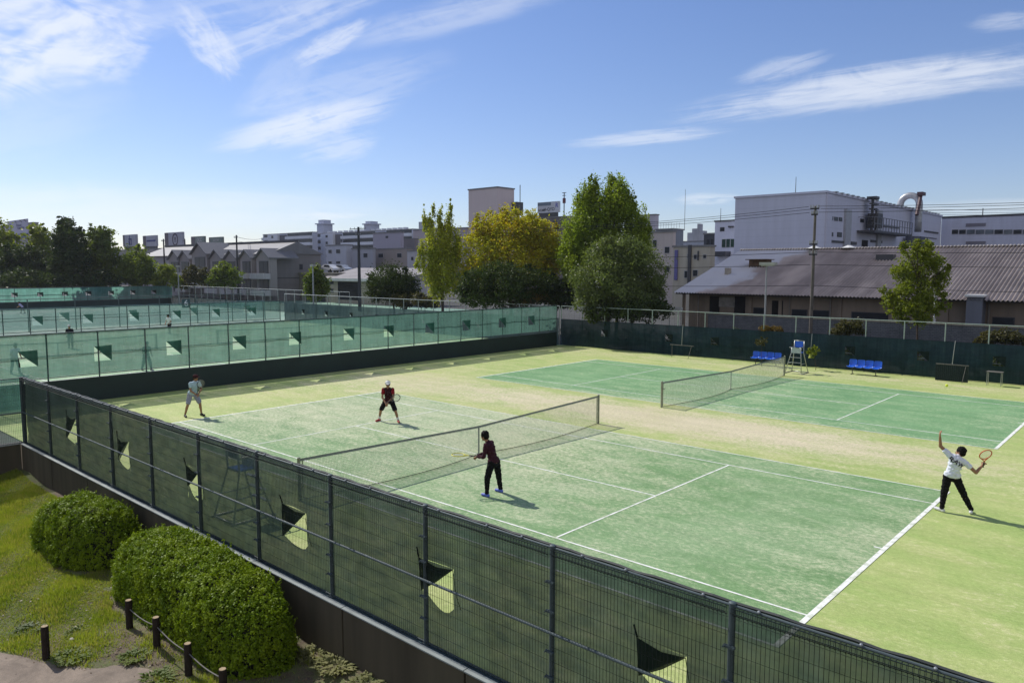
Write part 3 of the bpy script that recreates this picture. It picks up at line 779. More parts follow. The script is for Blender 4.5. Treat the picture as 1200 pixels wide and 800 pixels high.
def person(label, loc, J, face, top_mat, leg_mat, shoe_mat, sleeves='short', legs='long', hair=True, cap=None, socks=None, vox=.0075, fingers=True, skin=None, group=None, sleeve_mat=None, grips=()):
    """J: joint positions about the standing point. face: direction the head looks"""
    skin = skin or M_skin
    t = thing('person', label, 'person', loc, group)
    J = {k: Vector(v) for k, v in J.items()}
    pel = (J['hipL']+J['hipR'])/2; sh = (J['shL']+J['shR'])/2
    ax = (J['shR']-J['shL']).normalized(); spine = (sh-pel).normalized(); fr = spine.cross(ax).normalized()   # fr: one side of the chest
    fx = Vector(face).normalized()
    if fr.dot(Vector((fx.x, fx.y, 0))) < 0: fr = -fr
    hipax = (J['hipR']-J['hipL']).normalized()
    # body
    b = MB()
    Mt = Matrix((ax, fr, spine)).transposed()
    def trunk(mb, e=0., lo_=0., hi_=1., neck=True):
        L = (sh-pel).length
        for f_, rx, ry in ((.0, .150, .105), (.18, .150, .105), (.38, .138, .098), (.58, .148, .106), (.78, .160, .112), (.92, .140, .090)):
            if lo_ <= f_ <= hi_: mb.ellipsoid(pel+(sh-pel)*f_, (rx+e, ry+e, L*.16+e), Mt)
        mb.capsule(J['shL'].lerp(sh, .12)-spine*.015, .058+e, J['shR'].lerp(sh, .12)-spine*.015, .058+e)
    trunk(b); b.capsule(J['hipL']-Vector((0, 0, .0)), .092, J['hipR'], .092)
    b.capsule(sh, .062, J['head']-fx*.015-Vector((0, 0, .04)), .054)
    up = (J['head']-sh).normalized()*.35+Vector((0, 0, .65)); up.normalize()
    hx = fx.cross(up).normalized(); hf = up.cross(hx).normalized()
    Mh = Matrix((hx, hf, up)).transposed(); hc = J['head']
    b.ellipsoid(hc+up*.028-hf*.01, (.080, .098, .098), Mh); b.ellipsoid(hc-up*.047+hf*.025, (.060, .066, .074), Mh)
    b.capsule(hc+hf*.093-up*.012, .014, hc+hf*.108-up*.032, .017); b.ellipsoid(hc+hf*.082-up*.066, (.026, .012, .010), Mh)
    b.ellipsoid(hc+hf*.074-up*.097, (.024, .022, .018), Mh)
    for s_ in (-1, 1): b.ellipsoid(hc+hx*s_*.076-up*.01-hf*.01, (.010, .020, .032), Mh, 8, 6)
    for S_ in 'LR':
        b.capsule(J['sh'+S_], .051, J['el'+S_], .040); b.capsule(J['el'+S_], .041, J['ha'+S_], .027)
        b.capsule(J['hip'+S_], .088, J['kn'+S_], .056); b.capsule(J['kn'+S_], .056, J['an'+S_], .036)
        kn, an = J['kn'+S_], J['an'+S_]; calf = kn+(an-kn)*.32-fr*.012
        b.capsule(calf, .056, kn+(an-kn)*.55, .046)
        toe = J['toe'+S_]; b.capsule(an-Vector((0, 0, .03)), .036, toe, .03)
        # hand
        h = J['ha'+S_]; fd = (h-J['el'+S_]).normalized()
        side = fd.cross(Vector(J.get('palm'+S_, (0, 0, 1)))).normalized(); pn = side.cross(fd).normalized()
        pc = h+fd*.045
        b.ellipsoid(pc, (.040, .050, .018), Matrix((side, fd, pn)).transposed(), 12, 8)
        curl = J.get('curl'+S_, None); curl = 1.0 if S_ in grips else .45
        for q, (off, ln_) in enumerate(((-.030, .030), (-.010, .036), (.010, .034), (.030, .026))):
            p0 = pc+fd*.040+side*off; d1 = (fd*math.cos(curl*.9)-pn*math.sin(curl*.9)); d2 = (fd*math.cos(curl*2.1)-pn*math.sin(curl*2.1))
            p1 = p0+d1*ln_*1.25+side*off*.18; p2 = p1+d2*ln_
            b.capsule(p0-fd*.02, .0098, p1, .0092, 8); b.capsule(p1, .0092, p2, .008, 8)
        b.capsule(pc-fd*.02-side*.030, .013, pc-side*.060+fd*.012-pn*.012, .011, 8); b.capsule(pc-side*.060+fd*.012-pn*.012, .011, pc-side*.056+fd*.045-pn*.026, .009, 8)
    body = blob('body', b, vox if not fingers else min(vox, .0065), skin, t, 3)
    for s_ in (-1, 1):
        MB().ellipsoid(hc+hf*.086+hx*s_*.034+up*.012, (.013, .010, .007), Mh, 8, 6).build('eye', M_eye, t, smooth=True)
    # clothes
    c = MB(); trunk(c, .018, .15, 1.)
    hem = pel+spine*.035; c.capsule(hem+hipax*.075, .118, hem-hipax*.075, .118)
    for S_ in 'LR': c.capsule(sh+(J['head']-sh)*.16, .062, J['sh'+S_]*.85+sh*.15-Vector((0, 0, .012)), .062)
    for S_ in 'LR':
        q = .46 if sleeves == 'short' else 1.
        e = J['sh'+S_]+(J['el'+S_]-J['sh'+S_])*q
        if sleeve_mat is None or sleeves != 'short':
            c.capsule(J['sh'+S_].lerp(sh, .05)-spine*.008, .071, e, .063 if sleeves == 'short' else .053)
        if sleeves == 'long': w_ = J['el'+S_]+(J['ha'+S_]-J['el'+S_])*.92; c.capsule(e, .053, w_, .037)
    c.capsule(sh, .078, sh+(J['head']-sh)*.22, .066)
    shirt = blob('shirt', c, vox, top_mat, t, 4, .0035)
    if sleeve_mat:
        for S_ in 'LR':
            s_ = MB(); s_.capsule(J['sh'+S_].lerp(sh, .05)-spine*.01, .072, J['sh'+S_]+(J['el'+S_]-J['sh'+S_])*.5, .064); blob('sleeve', s_, vox, sleeve_mat, t, 3)
    c = MB(); c.capsule(J['hipL']+Vector((0, 0, .02)), .100, J['hipR']+Vector((0, 0, .02)), .100); c.capsule(J['hipL']-Vector((0, 0, .03)), .104, J['hipR']-Vector((0, 0, .03)), .104)
    for S_ in 'LR':
        kn, an = J['kn'+S_], J['an'+S_]
        if legs == 'long':
            c.capsule(J['hip'+S_], .104, kn, .079); c.capsule(kn, .079, kn+(an-kn)*.5, .066); c.capsule(kn+(an-kn)*.5, .066, an+Vector((0, 0, .02)), .056)
        else:
            c.capsule(J['hip'+S_], .106, J['hip'+S_]+(kn-J['hip'+S_])*.82, .092)
    blob('trousers' if legs == 'long' else 'shorts', c, vox, leg_mat, t, 4, .004)
    for S_ in 'LR':
        an, toe = J['an'+S_], J['toe'+S_]; fd = toe-an; fd.z = 0; fd.normalize(); gz = toe.z
        c = MB(); c.capsule(an+Vector((0, 0, -.02)), .046, an+fd*.06-Vector((0, 0, .04)), .044); c.capsule(an-Vector((0, 0, an.z-.045)) - fd*.045, .042, Vector((toe.x, toe.y, .042))+fd*.02, .040)
        sh_ = blob('shoe', c, .007, shoe_mat, t, 2)
        for v in sh_.data.vertices: v.co.z = max(v.co.z, .004)
        if socks: k = MB(); k.capsule(an, .044, an+(J['kn'+S_]-an)*.30, .048); blob('sock', k, vox, socks, t, 2)
    if hair:
        c = MB(); c.ellipsoid(hc+up*.040-hf*.018, (.098, .112, .100), Mh); c.ellipsoid(hc-up*.012-hf*.050, (.090, .074, .082), Mh)
        rr = random.Random(len(label))
        for i in range(26):
            a_ = rr.uniform(0, 6.28); e_ = rr.uniform(.1, 1.3)
            v = hx*math.cos(a_)*math.cos(e_)*.096+hf*math.sin(a_)*math.cos(e_)*.108+up*math.sin(e_)*.098
            if v.dot(hf) > .055 and v.dot(up) < .05: continue
            c.ellipsoid(hc+up*.040-hf*.018+v, (.016, .016, .02), None, 7, 5)
        blob('hair', c, .008, M_hair, t, 2)
    if cap:
        c = MB(); c.ellipsoid(hc+up*.066-hf*.006, (.102, .118, .078), Mh); o = blob('cap', c, .007, cap, t, 2)
        c = MB(); c.ellipsoid(hc+up*.048+hf*.128, (.070, .066, .010), Mh); o2 = blob('cap_brim', c, .006, cap, o, 1); 
    return t, shirt
def racket(label, grip, direc, normal, frame_col, string_col=(.5, .5, .42), L=.685):
    """grip: butt of the handle, direc: towards the head"""
    y = Vector(direc).normalized(); n = Vector(normal); n = (n-y*n.dot(y)).normalized(); x = y.cross(n)
    M = Matrix((x, y, n)).transposed().to_4x4(); M.translation = Vector(grip)
    t = thing('tennis_racket', label, 'tennis racket'); t.matrix_world = M
    fm = plain('racket_frame', frame_col, .35, .1, .05)
    c = .51; a, b_ = .130, .172
    f = MB(); f.tube([(a*math.sin(k*2*math.pi/36), c+b_*math.cos(k*2*math.pi/36), 0) for k in range(37)], .0125, 7)
    f.tube([(.0, .20, 0), (-.012, .26, 0), (-.055, .33, 0), (-.092, .392, 0)], .011, 6); f.tube([(.0, .20, 0), (.012, .26, 0), (.055, .33, 0), (.092, .392, 0)], .011, 6)
    f.build('frame', fm, t, smooth=True)
    s_ = MB()
    for i in range(-7, 8):
        u = i*.016; h = b_*math.sqrt(1-(u/a)**2)*.99; s_.cyl((u, c-h, 0), (u, c+h, 0), .0012, n=3, caps=False)
    for i in range(-9, 10):
        u = i*.0175; h = a*math.sqrt(max(0, 1-(u/b_)**2))*.99; s_.cyl((-h, c+u, .001), (h, c+u, .001), .0012, n=3, caps=False)
    s_.build('strings', plain('racket_strings', string_col, .5), t)
    g = MB(); g.tube([(0, .0, 0), (0, .01, 0), (0, .21, 0)], .0165, 8); g.build('grip', plain('racket_grip', (.02, .02, .022), .7), t)
    return t
def onto(loc, r_, d_, z_): return Vector(loc)+rd(r_, d_, z_)
def joints(**k): return {a: rd(*v) for a, v in k.items()}

# player in maroon at the near net, back to us, waiting with the racket out
L3 = (3.25, -2.74, 0)
J = joints(anL=(-.17, -.20, .09), toeL=(-.27, -.12, .04), anR=(.17, .20, .09), toeR=(.07, .28, .04), knL=(-.165, -.16, .47), knR=(.12, .16, .47),
           hipL=(-.055, -.085, .86), hipR=(.06, .085, .86), shL=(-.20, -.12, 1.33), shR=(-.06, .17, 1.34), head=(-.235, .06, 1.525),
           elL=(-.25, -.14, 1.03), haL=(-.43, .04, .985), elR=(-.20, .26, 1.06), haR=(-.42, .16, .98))
person('person in dark maroon long-sleeved top, black trousers and blue shoes by the near net', L3, J, rd(-.85, .5, -.1), fabric('maroon_cotton', (.045, .012, .020)), fabric('black_trouser', (.006, .006, .007)), plain('blue_trainers', (.10, .14, .55), .5), 'long', 'long', grips=('R', 'L'))
racket('yellow racket held out by the person in maroon at the net', onto(L3, -.43, .12, .985), rd(-.95, .18, .02), rd(.1, -.1, 1), (.55, .50, .02))
# player in the middle of the left half, crouched and facing us
L2 = (-6.1, 1.29, 0)
J = joints(anL=(.38, -.10, .09), toeL=(.43, -.25, .04), anR=(-.38, .14, .09), toeR=(-.46, .0, .04), knL=(.30, -.20, .44), knR=(-.29, -.02, .44),
           hipL=(.11, .05, .80), hipR=(-.10, .07, .80), shL=(.19, -.10, 1.27), shR=(-.17, -.10, 1.27), head=(.02, -.17, 1.465),
           elL=(.23, -.20, .99), haL=(.06, -.40, .84), elR=(-.19, -.22, .98), haR=(-.03, -.42, .78))
person('person in dark red-sleeved shirt, black shorts and white cap, crouched to receive', L2, J, rd(.15, -1, -.12), fabric('dark_maroon_shirt', (.040, .010, .014)), fabric('black_shorts', (.008, .008, .009)), plain('red_trainers', (.38, .025, .02), .5), 'short', 'short', True, fabric('white_cap', (.72, .72, .70)), fabric('white_socks', (.7, .7, .68)), sleeve_mat=fabric('red_sleeve', (.22, .012, .016)), grips=('R', 'L'))
racket('black racket held across the body by the crouched person in the white cap', onto(L2, -.05, -.42, .78), rd(.72, -.22, .40), rd(.3, -.9, .2), (.02, .02, .022))
# player behind the left baseline, moving to the right
L1 = (-12.62, -3.24, 0)
J = joints(anL=(.27, .14, .09), toeL=(.40, .06, .04), anR=(-.26, -.14, .09), toeR=(-.17, -.27, .04), knL=(.25, .08, .50), knR=(-.13, -.14, .50),
           hipL=(.07, .07, .90), hipR=(-.06, -.07, .90), shL=(.24, .09, 1.34), shR=(.0, -.16, 1.33), head=(.16, -.02, 1.53),
           elL=(.33, .07, 1.06), haL=(.30, -.12, .93), elR=(.03, -.22, 1.05), haR=(.23, -.20, .90))
person('person in pale blue shirt, grey shorts and dark cap near the left baseline', L1, J, rd(.9, -.35, -.05), fabric('pale_blue_shirt', (.40, .52, .58)), fabric('grey_shorts', (.27, .27, .36)), plain('dark_shoes', (.03, .025, .025), .6), 'short', 'short', True, fabric('dark_red_cap', (.05, .012, .014)), grips=('R', 'L'))
racket('dark racket held upright by the person in the pale blue shirt', onto(L1, .22, -.19, .86), rd(.42, -.02, .9), rd(.5, -.8, -.1), (.04, .04, .04))
# server at the right, back to us, ball arm up
L4 = (12.43, 3.72, 0)
J = joints(anL=(-.31, .05, .09), toeL=(-.36, .20, .04), anR=(.30, -.10, .10), toeR=(.38, .03, .04), knL=(-.27, .06, .48), knR=(.13, -.02, .50),
           hipL=(-.235, .0, .90), hipR=(-.06, -.02, .88), shL=(-.24, .0, 1.42), shR=(.07, -.10, 1.27), head=(.03, .0, 1.475),
           elL=(-.40, .10, 1.60), haL=(-.435, .08, 1.83), elR=(.29, -.22, 1.04), haR=(.47, -.16, 1.20), palmL=(0, 0, 0))
J['palmL'] = rd(-1, .2, 0); J['palmR'] = rd(-.4, -.5, .5)
_, sh4 = person('person in white shirt and black trousers serving with one arm raised at the right', L4, J, rd(-.35, .85, .45), fabric('white_shirt', (.68, .70, .78)), fabric('black_tracksuit', (.007, .007, .008)), plain('white_shoes', (.6, .6, .6), .5), 'short', 'long', grips=('R',))
racket('red-rimmed racket held back by the serving person at the right', onto(L4, .505, -.13, 1.15), rd(-.30, -.60, .74), rd(.1, -.5, -.85), (.55, .10, .04))
# lettering on the server's back
M_ink = plain('black_print', (.012, .012, .014), .7)
rot = Matrix((RV, Vector((0, 0, 1)), RV.cross(Vector((0, 0, 1))))).transposed()
tx = lettering('RAW', .155, M_ink, None, rd(-.13, -.6, 1.25), rot @ Matrix.Rotation(-.62, 3, 'Z'), .002, 1.0, 'shirt_print')
bt_ = bmesh.new(); bt_.from_mesh(tx.data); bmesh.ops.triangulate(bt_, faces=bt_.faces); bmesh.ops.subdivide_edges(bt_, edges=[e for e in bt_.edges if e.calc_length() > .02], cuts=3, use_grid_fill=True); bt_.to_mesh(tx.data); bt_.free()
bm = bmesh.new(); bm.from_mesh(sh4.data); bvh = BVHTree.FromBMesh(bm)
for v in tx.data.vertices:
    h, nn, ii, dd = bvh.ray_cast(v.co, DV)
    if h is not None: v.co = h-DV*.010
bm.free(); tx.parent = sh4.parent
pb = atd(1109.5, 451.5, depth(L4))
o = MB().ellipsoid(pb, (.034, .034, .034), None, 16, 10).build('tennis_ball', plain('yellow_felt', (.60, .70, .05), .9), smooth=True)
tag(o, 'yellow tennis ball tossed in the air above the serving person', 'tennis ball')
# players on the neighbouring courts, seen through the nets
def stroller(label, loc, face_r, face_d, topc, legc, h=1.64, st=.22, legs='short', crouch=0., rk=False, hat=None):
    f = Vector((face_r, face_d, 0)).normalized(); s = Vector((f.y, -f.x, 0))     # in r,d ; s = right hand
    k = h/1.66
    def q(fw_, si, z): v = f*fw_+s*si; return (v.x*k, v.y*k, z*k)
    lean = .10+crouch
    J = joints(anL=q(st, -.13, .09), toeL=q(st+.14, -.15, .04), anR=q(-st, .13, .09), toeR=q(-st+.13, .15, .04), knL=q(st*.8, -.12, .48), knR=q(-st*.2, .12, .48),
               hipL=q(0, -.085, .89-crouch*.3), hipR=q(0, .085, .89-crouch*.3), shL=q(lean, -.175, 1.33-crouch*.4), shR=q(lean, .175, 1.33-crouch*.4), head=q(lean+.07, 0, 1.53-crouch*.45),
               elL=q(lean, -.24, 1.05-crouch*.3), haL=q(lean+.22, -.16, .92-crouch*.2), elR=q(lean, .25, 1.05-crouch*.3), haR=q(lean+.22, .16, .90-crouch*.2))
    person(label, loc, J, rd(face_r, face_d, -.05), fabric('shirt_cloth', topc), fabric('leg_cloth', legc), plain('shoes_plain', (.3, .3, .3), .6), 'short', legs, vox=.013, fingers=False, cap=hat)
    if rk:
        hp = J['haR']; rf = Vector(rd(face_r, face_d, 0)).normalized()
        racket(rk, Vector(loc)+hp, rf*.55+Vector((0, 0, -.75)), rf.cross(Vector((0, 0, 1))), (.05, .05, .05))
stroller('person in white shirt and black trousers behind the green net at the left edge', (-31.5, -4.39, 0), .8, -.4, (.6, .62, .72), (.012, .012, .014), 1.70, .16, 'long')
stroller('person in grey walking with a racket behind the green net', (-27.65, 1.07, 0), .7, -.5, (.06, .08, .075), (.05, .07, .065), 1.66, .26, 'long', 0, 'racket carried low by the person in grey behind the green net')
stroller('person in black shirt and light cap on the neighbouring court', (-43.9, 2.31, 0), .3, -1, (.012, .013, .02), (.20, .25, .22), 1.72, .10, 'long', hat=fabric('light_cap', (.5, .5, .48)))
stroller('person in white shirt and black shorts at the second green net fence', (-50.9, 12.5, 0), -.2, -1, (.7, .7, .7), (.012, .012, .014), 1.72, .15)
stroller('person in lavender shirt bending on the farthest court', (-94.9, 12.94, 0), -.8, -.3, (.42, .38, .60), (.05, .05, .07), 1.6, .2, 'short', .25)
# ------------------------------------------------------------------ foliage
def leafquads(C_, N_, size, asp=.55, sj=.35, fold=0.):
    """rhombic leaves at C_ facing N_"""
    n = len(C_); N_ = N_/np.linalg.norm(N_, axis=1, keepdims=True)
    r_ = nrg.normal(size=(n, 3)); U = np.cross(N_, r_); U /= np.linalg.norm(U, axis=1, keepdims=True)+1e-9
    W_ = np.cross(N_, U); s = (size*(1+sj*nrg.uniform(-1, 1, n)))[:, None]
    P = np.stack([C_-U*s*.5, C_+W_*s*asp*.5, C_+U*s*.5, C_-W_*s*asp*.5], 1)
    return P.reshape(-1, 3), np.arange(n*4).reshape(-1, 4)
def crown_pts(clumps, n, shell=(.45, 1.), sub=26, sig=.17, up=.7):
    vol = np.array([c[1][0]*c[1][2] for c in clumps]); cnt = np.maximum(1, (n*vol/vol.sum()/sub).astype(int))
    out, nor = [], []
    for (c, r), k in zip(clumps, cnt):
        k = int(k*1.5)+1
        d = nrg.normal(size=(k, 3)); d /= np.linalg.norm(d, axis=1, keepdims=True)
        rad = nrg.uniform(shell[0]**2, shell[1]**2, k)**.5
        s_ = nrg.uniform(0, 6.28, 4)
        rad = rad*(1+.20*np.sin(4*d[:, 0]+3*d[:, 2]+s_[0])+.16*np.sin(7*d[:, 2]-5*d[:, 1]+s_[1]))
        hole = np.sin(5*d[:, 0]+s_[2]+3*d[:, 2])+np.sin(6*d[:, 2]+4*d[:, 1]+s_[3])      # gaps between boughs
        kp = (hole > -.75)|(nrg.uniform(size=k) < .12); d = d[kp]; rad = rad[kp]; k = len(d)
        cc = np.array(c)+d*rad[:, None]*np.array(r)
        sg = sig*np.mean(r)*nrg.uniform(.6, 1.4, k)
        p = cc[:, None, :]+nrg.normal(size=(k, sub, 3))*sg[:, None, None]*np.array([1, 1, up])
        out.append(p.reshape(-1, 3)); nor.append(np.repeat(d, sub, 0)*.5+nrg.normal(size=(k*sub, 3))*.8+np.array([0, 0, .25]))
    return np.concatenate(out), np.concatenate(nor)
M_bark = plain('bark_brown', (.075, .055, .040), .95, 0, .35, 6, .2, .6, 25)
M_bark_dk = plain('bark_dark', (.030, .024, .020), .95, 0, .3, 6)
def tree(name, label, D, trunk_px, clumps_px, mat, leaf, n, tr=.16, group=None, cat='tree', bark=None, shell=(.45, 1.), sub=26, sig=.17, zj=.35, limbs=True, zbase=0., up=.7):
    """trunk_px: sighted foot of the trunk; clumps: sighted centres and half sizes, each with its own depth"""
    base = atd(trunk_px[0], trunk_px[1], D); base.z = zbase
    t = thing(name, label, cat, base, group)
    cl = []
    for q in clumps_px:
        dj = rnd.uniform(-zj, zj)*q[2]/FPX*D*1.5
        DD = D+dj; c = atd(q[0], q[1], DD); k = DD/FPX
        cl.append((tuple(c-base), (q[2]*k, q[2]*k*.9, q[3]*k)))
    zt_ = max(c[0][2]+c[1][2] for c in cl); zb_ = min(c[0][2]-c[1][2] for c in cl); big = [c for c in cl if c[1][2] > .25*max(q[1][2] for q in cl)]
    for i in range(26 if n > 8000 else 10):
        c, r_ = rnd.choice(big); a_ = rnd.uniform(0, 6.28); e_ = rnd.uniform(-.3, 1.4); s_ = rnd.uniform(.14, .30); q = rnd.uniform(.86, 1.04)
        cl.append(((c[0]+r_[0]*q*math.cos(a_)*math.cos(e_), c[1]+r_[1]*q*math.sin(a_)*math.cos(e_), c[2]+r_[2]*q*math.sin(e_)), (r_[0]*s_*.7, r_[1]*s_*.7, r_[2]*s_*(1.5 if up > 1 else 1.))))
    P, N_ = crown_pts(cl, n, shell, sub, sig, up)
    cl = cl[:len(clumps_px)]
    V_, F_ = leafquads(P, N_, leaf)
    keep = np.repeat(P[:, 2] > .15-zbase*0, 4); 
    npmesh('crown', V_, F_, mat, t)
    mb = MB(); bk = bark or M_bark
    zs = [c[0][2] for c in cl]; zt = min(zs)+.55*(max(zs)-min(zs)); cxm = sum(c[0][0] for c in cl)/len(cl); cym = sum(c[0][1] for c in cl)/len(cl)
    fork = Vector((cxm*.35, cym*.35, max(.4, zt*.45))); top = Vector((cxm*.8, cym*.8, zt))
    mb.tube([(0, 0, -.1), (0.02, .01, fork.z*.4), fork, top], tr, 8, 0, tr*.35)
    o = mb.build('trunk', bk, t, smooth=True)
    if limbs:
        lb = MB()
        for (c, r_) in cl:
            c = Vector(c); s = fork.lerp(top, min(1, max(0, (c.z-fork.z)/max(.5, top.z-fork.z)*.6)))
            m_ = s.lerp(c, .5)+Vector((0, 0, .08*(c-s).length)); lb.tube([s, m_, c, c+Vector((0, 0, r_[2]*.6))], tr*.38, 5, 0, tr*.07)
        lb.build('limbs', bk, t, smooth=True)
    return t
ML_gold = leafmat('ginkgo_leaf', (.23, .27, .028), (.40, .39, .04), .5, .4)
ML_autumn = leafmat('autumn_leaf', (.27, .29, .022), (.52, .46, .03), .52, .35, (.36, .25, .02))
ML_green = leafmat('green_leaf', (.135, .195, .018), (.27, .33, .034), .52, .3)
ML_dark = leafmat('evergreen_leaf', (.030, .048, .015), (.066, .092, .028), .28, .5, None, .06)
ML_grey = leafmat('greygreen_leaf', (.095, .13, .04), (.165, .20, .07), .42, .5)
ML_fresh = leafmat('yellowgreen_leaf', (.13, .17, .018), (.22, .245, .026), .5, .5)
ML_mid = leafmat('midgreen_leaf', (.080, .12, .018), (.165, .20, .03), .5, .35)
ML_ochre = leafmat('ochre_leaf', (.14, .085, .016), (.22, .15, .03), .30, .8)
ML_mixed = leafmat('olive_leaf', (.05, .055, .018), (.12, .105, .03), .30, .8)
# trees beyond the far fence
tree('tall_ginkgo', 'slim pale yellow-green tree with upright sparse branches', 69, (519, 352),
     [(515, 262, 4, 22), (503, 272, 5, 22), (526, 268, 6, 24), (510, 292, 13, 24), (524, 298, 13, 26), (506, 318, 13, 20), (526, 326, 16, 20), (514, 338, 14, 12), (494, 300, 5, 16), (497, 258, 2, 16), (508, 247, 2, 10), (528, 248, 2, 12), (536, 290, 6, 26), (489, 312, 4, 6)],
     ML_gold, .20, 16000, .12, sub=22, sig=.13, shell=(.1, 1.), up=2.6)
tree('autumn_tree', 'broad tree turning yellow and brown', 67, (600, 352),
     [(563, 300, 24, 34), (600, 272, 30, 26), (636, 284, 24, 28), (572, 268, 18, 18), (598, 305, 46, 32), (547, 328, 16, 24), (590, 256, 10, 12), (620, 262, 16, 14), (648, 305, 18, 26), (560, 262, 6, 12)],
     ML_autumn, .21, 34000, .24, sig=.14, sub=30)
tree('evergreen_shrub', 'dark evergreen mass below the yellow-brown tree', 62, (590, 352),
     [(560, 332, 24, 20), (590, 330, 30, 22), (622, 332, 26, 20), (645, 335, 16, 16), (545, 342, 12, 12), (662, 345, 14, 14), (660, 354, 18, 8), (560, 350, 24, 10), (600, 350, 34, 10), (645, 350, 20, 10)], ML_dark, .2, 22000, .12, cat='shrub')
tree('tall_green_tree', 'tallest tree, full green crown with two pointed tops', 62.5, (712, 356),
     [(706, 252, 30, 34), (684, 246, 14, 22), (724, 238, 15, 26), (744, 268, 18, 30), (682, 278, 26, 28), (705, 300, 40, 30), (668, 298, 14, 20), (695, 218, 7, 14), (717, 217, 7, 13), (736, 243, 10, 16), (690, 232, 10, 14), (754, 285, 9, 24), (672, 322, 14, 20)],
     ML_green, .19, 52000, .26, sig=.11, sub=30, up=1.9)
tree('bushy_tree', 'rounded grey-green tree in front of the tallest tree', 56.5, (722, 372),
     [(724, 308, 36, 26), (702, 334, 28, 26), (750, 326, 26, 28), (730, 345, 36, 24), (764, 340, 16, 18), (688, 352, 16, 18), (712, 290, 16, 12), (740, 292, 14, 12)],
     ML_grey, .17, 42000, .18, shell=(.5, 1.08), sig=.11, sub=22, up=1.2)
tree('evergreen_shrub', 'dark bush at the foot of the grey-green rounded tree', 55, (745, 372), [(740, 362, 34, 12), (770, 362, 16, 12), (700, 368, 22, 8)], ML_dark, .2, 6000, .08, cat='shrub')
tree('young_tree', 'young bright green tree in front of the corrugated warehouse roof', 43.2, (1076, 391),
     [(1070, 301, 13, 13), (1084, 296, 9, 10), (1094, 309, 11, 12), (1058, 318, 12, 10), (1075, 324, 15, 13), (1103, 322, 9, 7), (1096, 334, 12, 10), (1062, 338, 13, 10), (1046, 347, 11, 8), (1036, 341, 5, 5), (1080, 346, 14, 12), (1064, 360, 16, 10), (1090, 361, 14, 10), (1050, 366, 8, 6), (1056, 374, 8, 5), (1078, 374, 10, 9), (1060, 290, 5, 7), (1074, 286, 5, 6), (1088, 286, 5, 6), (1110, 314, 4, 5), (1042, 356, 7, 5), (1106, 346, 7, 5), (1104, 360, 7, 5)],
     ML_fresh, .14, 15000, .09, sub=22, sig=.2, shell=(.2, 1.05), up=.9)
tree('evergreen_shrub', 'round dark evergreen bush beside the garage', 80, (462, 350), [(458, 330, 26, 20), (478, 338, 15, 15), (442, 338, 12, 14), (462, 343, 30, 10)], ML_dark, .2, 20000, .16, cat='shrub')
tree('small_tree', 'small green tree behind the thin street lamp at the grey end wall', 88, (370, 348), [(370, 324, 10, 11), (364, 336, 9, 13), (377, 336, 10, 13), (370, 344, 13, 8)], ML_mid, .26, 6500, .12)
tree('clipped_shrub', 'olive shrub left of the slim yellow-green tree', 76, (474, 358), [(470, 352, 11, 8), (476, 355, 8, 6)], ML_mixed, .2, 2600, .06, cat='shrub')
tree('clipped_shrub', 'olive shrub at the foot of the slim yellow-green tree', 74, (498, 358), [(492, 352, 11, 8), (504, 354, 11, 8)], ML_mixed, .2, 3000, .06, cat='shrub')
tree('orange_shrub', 'low orange-brown shrub above the end of the sunlit green fence', 62, (627, 356), [(616, 349, 11, 6), (630, 347, 14, 8), (642, 350, 8, 6)], ML_ochre, .17, 4200, .05, cat='shrub')
tree('street_shrub', 'olive-yellow shrub above the dark net right of the umpire chair', 44, (996, 392), [(990, 384, 10, 8), (1000, 383, 11, 9), (980, 388, 7, 5), (1010, 389, 5, 4)], ML_mixed, .12, 4200, .04, cat='shrub')
tree('street_shrub', 'wide olive shrub above the dark net at the right edge', 40, (1172, 402), [(1158, 396, 11, 8), (1176, 394, 13, 8), (1192, 398, 10, 7), (1148, 400, 6, 4)], ML_mixed, .12, 5200, .04, cat='shrub')
tree('street_shrub', 'low yellowish shrub under the lamp post with flat head', 47, (903, 388), [(897, 385, 7, 4), (909, 386, 9, 4)], ML_ochre, .11, 1800, .04, cat='shrub')
tree('net_climber', 'yellow-green weed growing through the dark net by the umpire chair', 43.5, (956, 425), [(954, 412, 7, 6)], ML_fresh, .10, 700, .02, cat='plant', limbs=False)
tree('net_climber', 'dark weed growing through the dark net above the left blue seats', 45, (893, 405), [(893, 400, 8, 6)], ML_mixed, .10, 600, .02, cat='plant', limbs=False)
# the dark wood at far left
LG = 'trees behind the farthest court'
tree('broad_tree', 'yellow-green tree at the left edge, left of the rooftop letter sign', 128, (8, 335), [(6, 285, 16, 24), (-10, 300, 18, 30), (14, 305, 16, 22)], ML_fresh, .5, 6000, .3, LG)
tree('dark_tree', 'wide dark tree at the left edge in front of the yellow-green ones', 122, (28, 335), [(14, 310, 20, 22), (34, 308, 18, 18), (48, 322, 16, 14), (0, 325, 22, 16)], ML_dark, .45, 11000, .3, LG)
tree('broad_tree', 'yellow-green tree between the dark wide tree and the tall dark tree', 127, (50, 335), [(46, 282, 14, 18), (56, 300, 12, 20), (38, 300, 10, 14)], ML_fresh, .5, 5500, .25, LG)
tree('dark_tree', 'tall dark evergreen with ragged top, highest of the left wood', 121, (80, 336), [(80, 288, 20, 24), (80, 312, 22, 26), (76, 266, 11, 12), (72, 258, 5, 6), (84, 300, 18, 20)], ML_dark, .45, 14000, .32, LG)
tree('broad_tree', 'mid-green tree right of the tall dark evergreen', 124, (115, 336), [(112, 292, 18, 20), (124, 304, 16, 22), (104, 308, 14, 24), (120, 276, 12, 10), (106, 272, 6, 8), (130, 322, 14, 14)], ML_mid, .48, 10000, .28, LG)
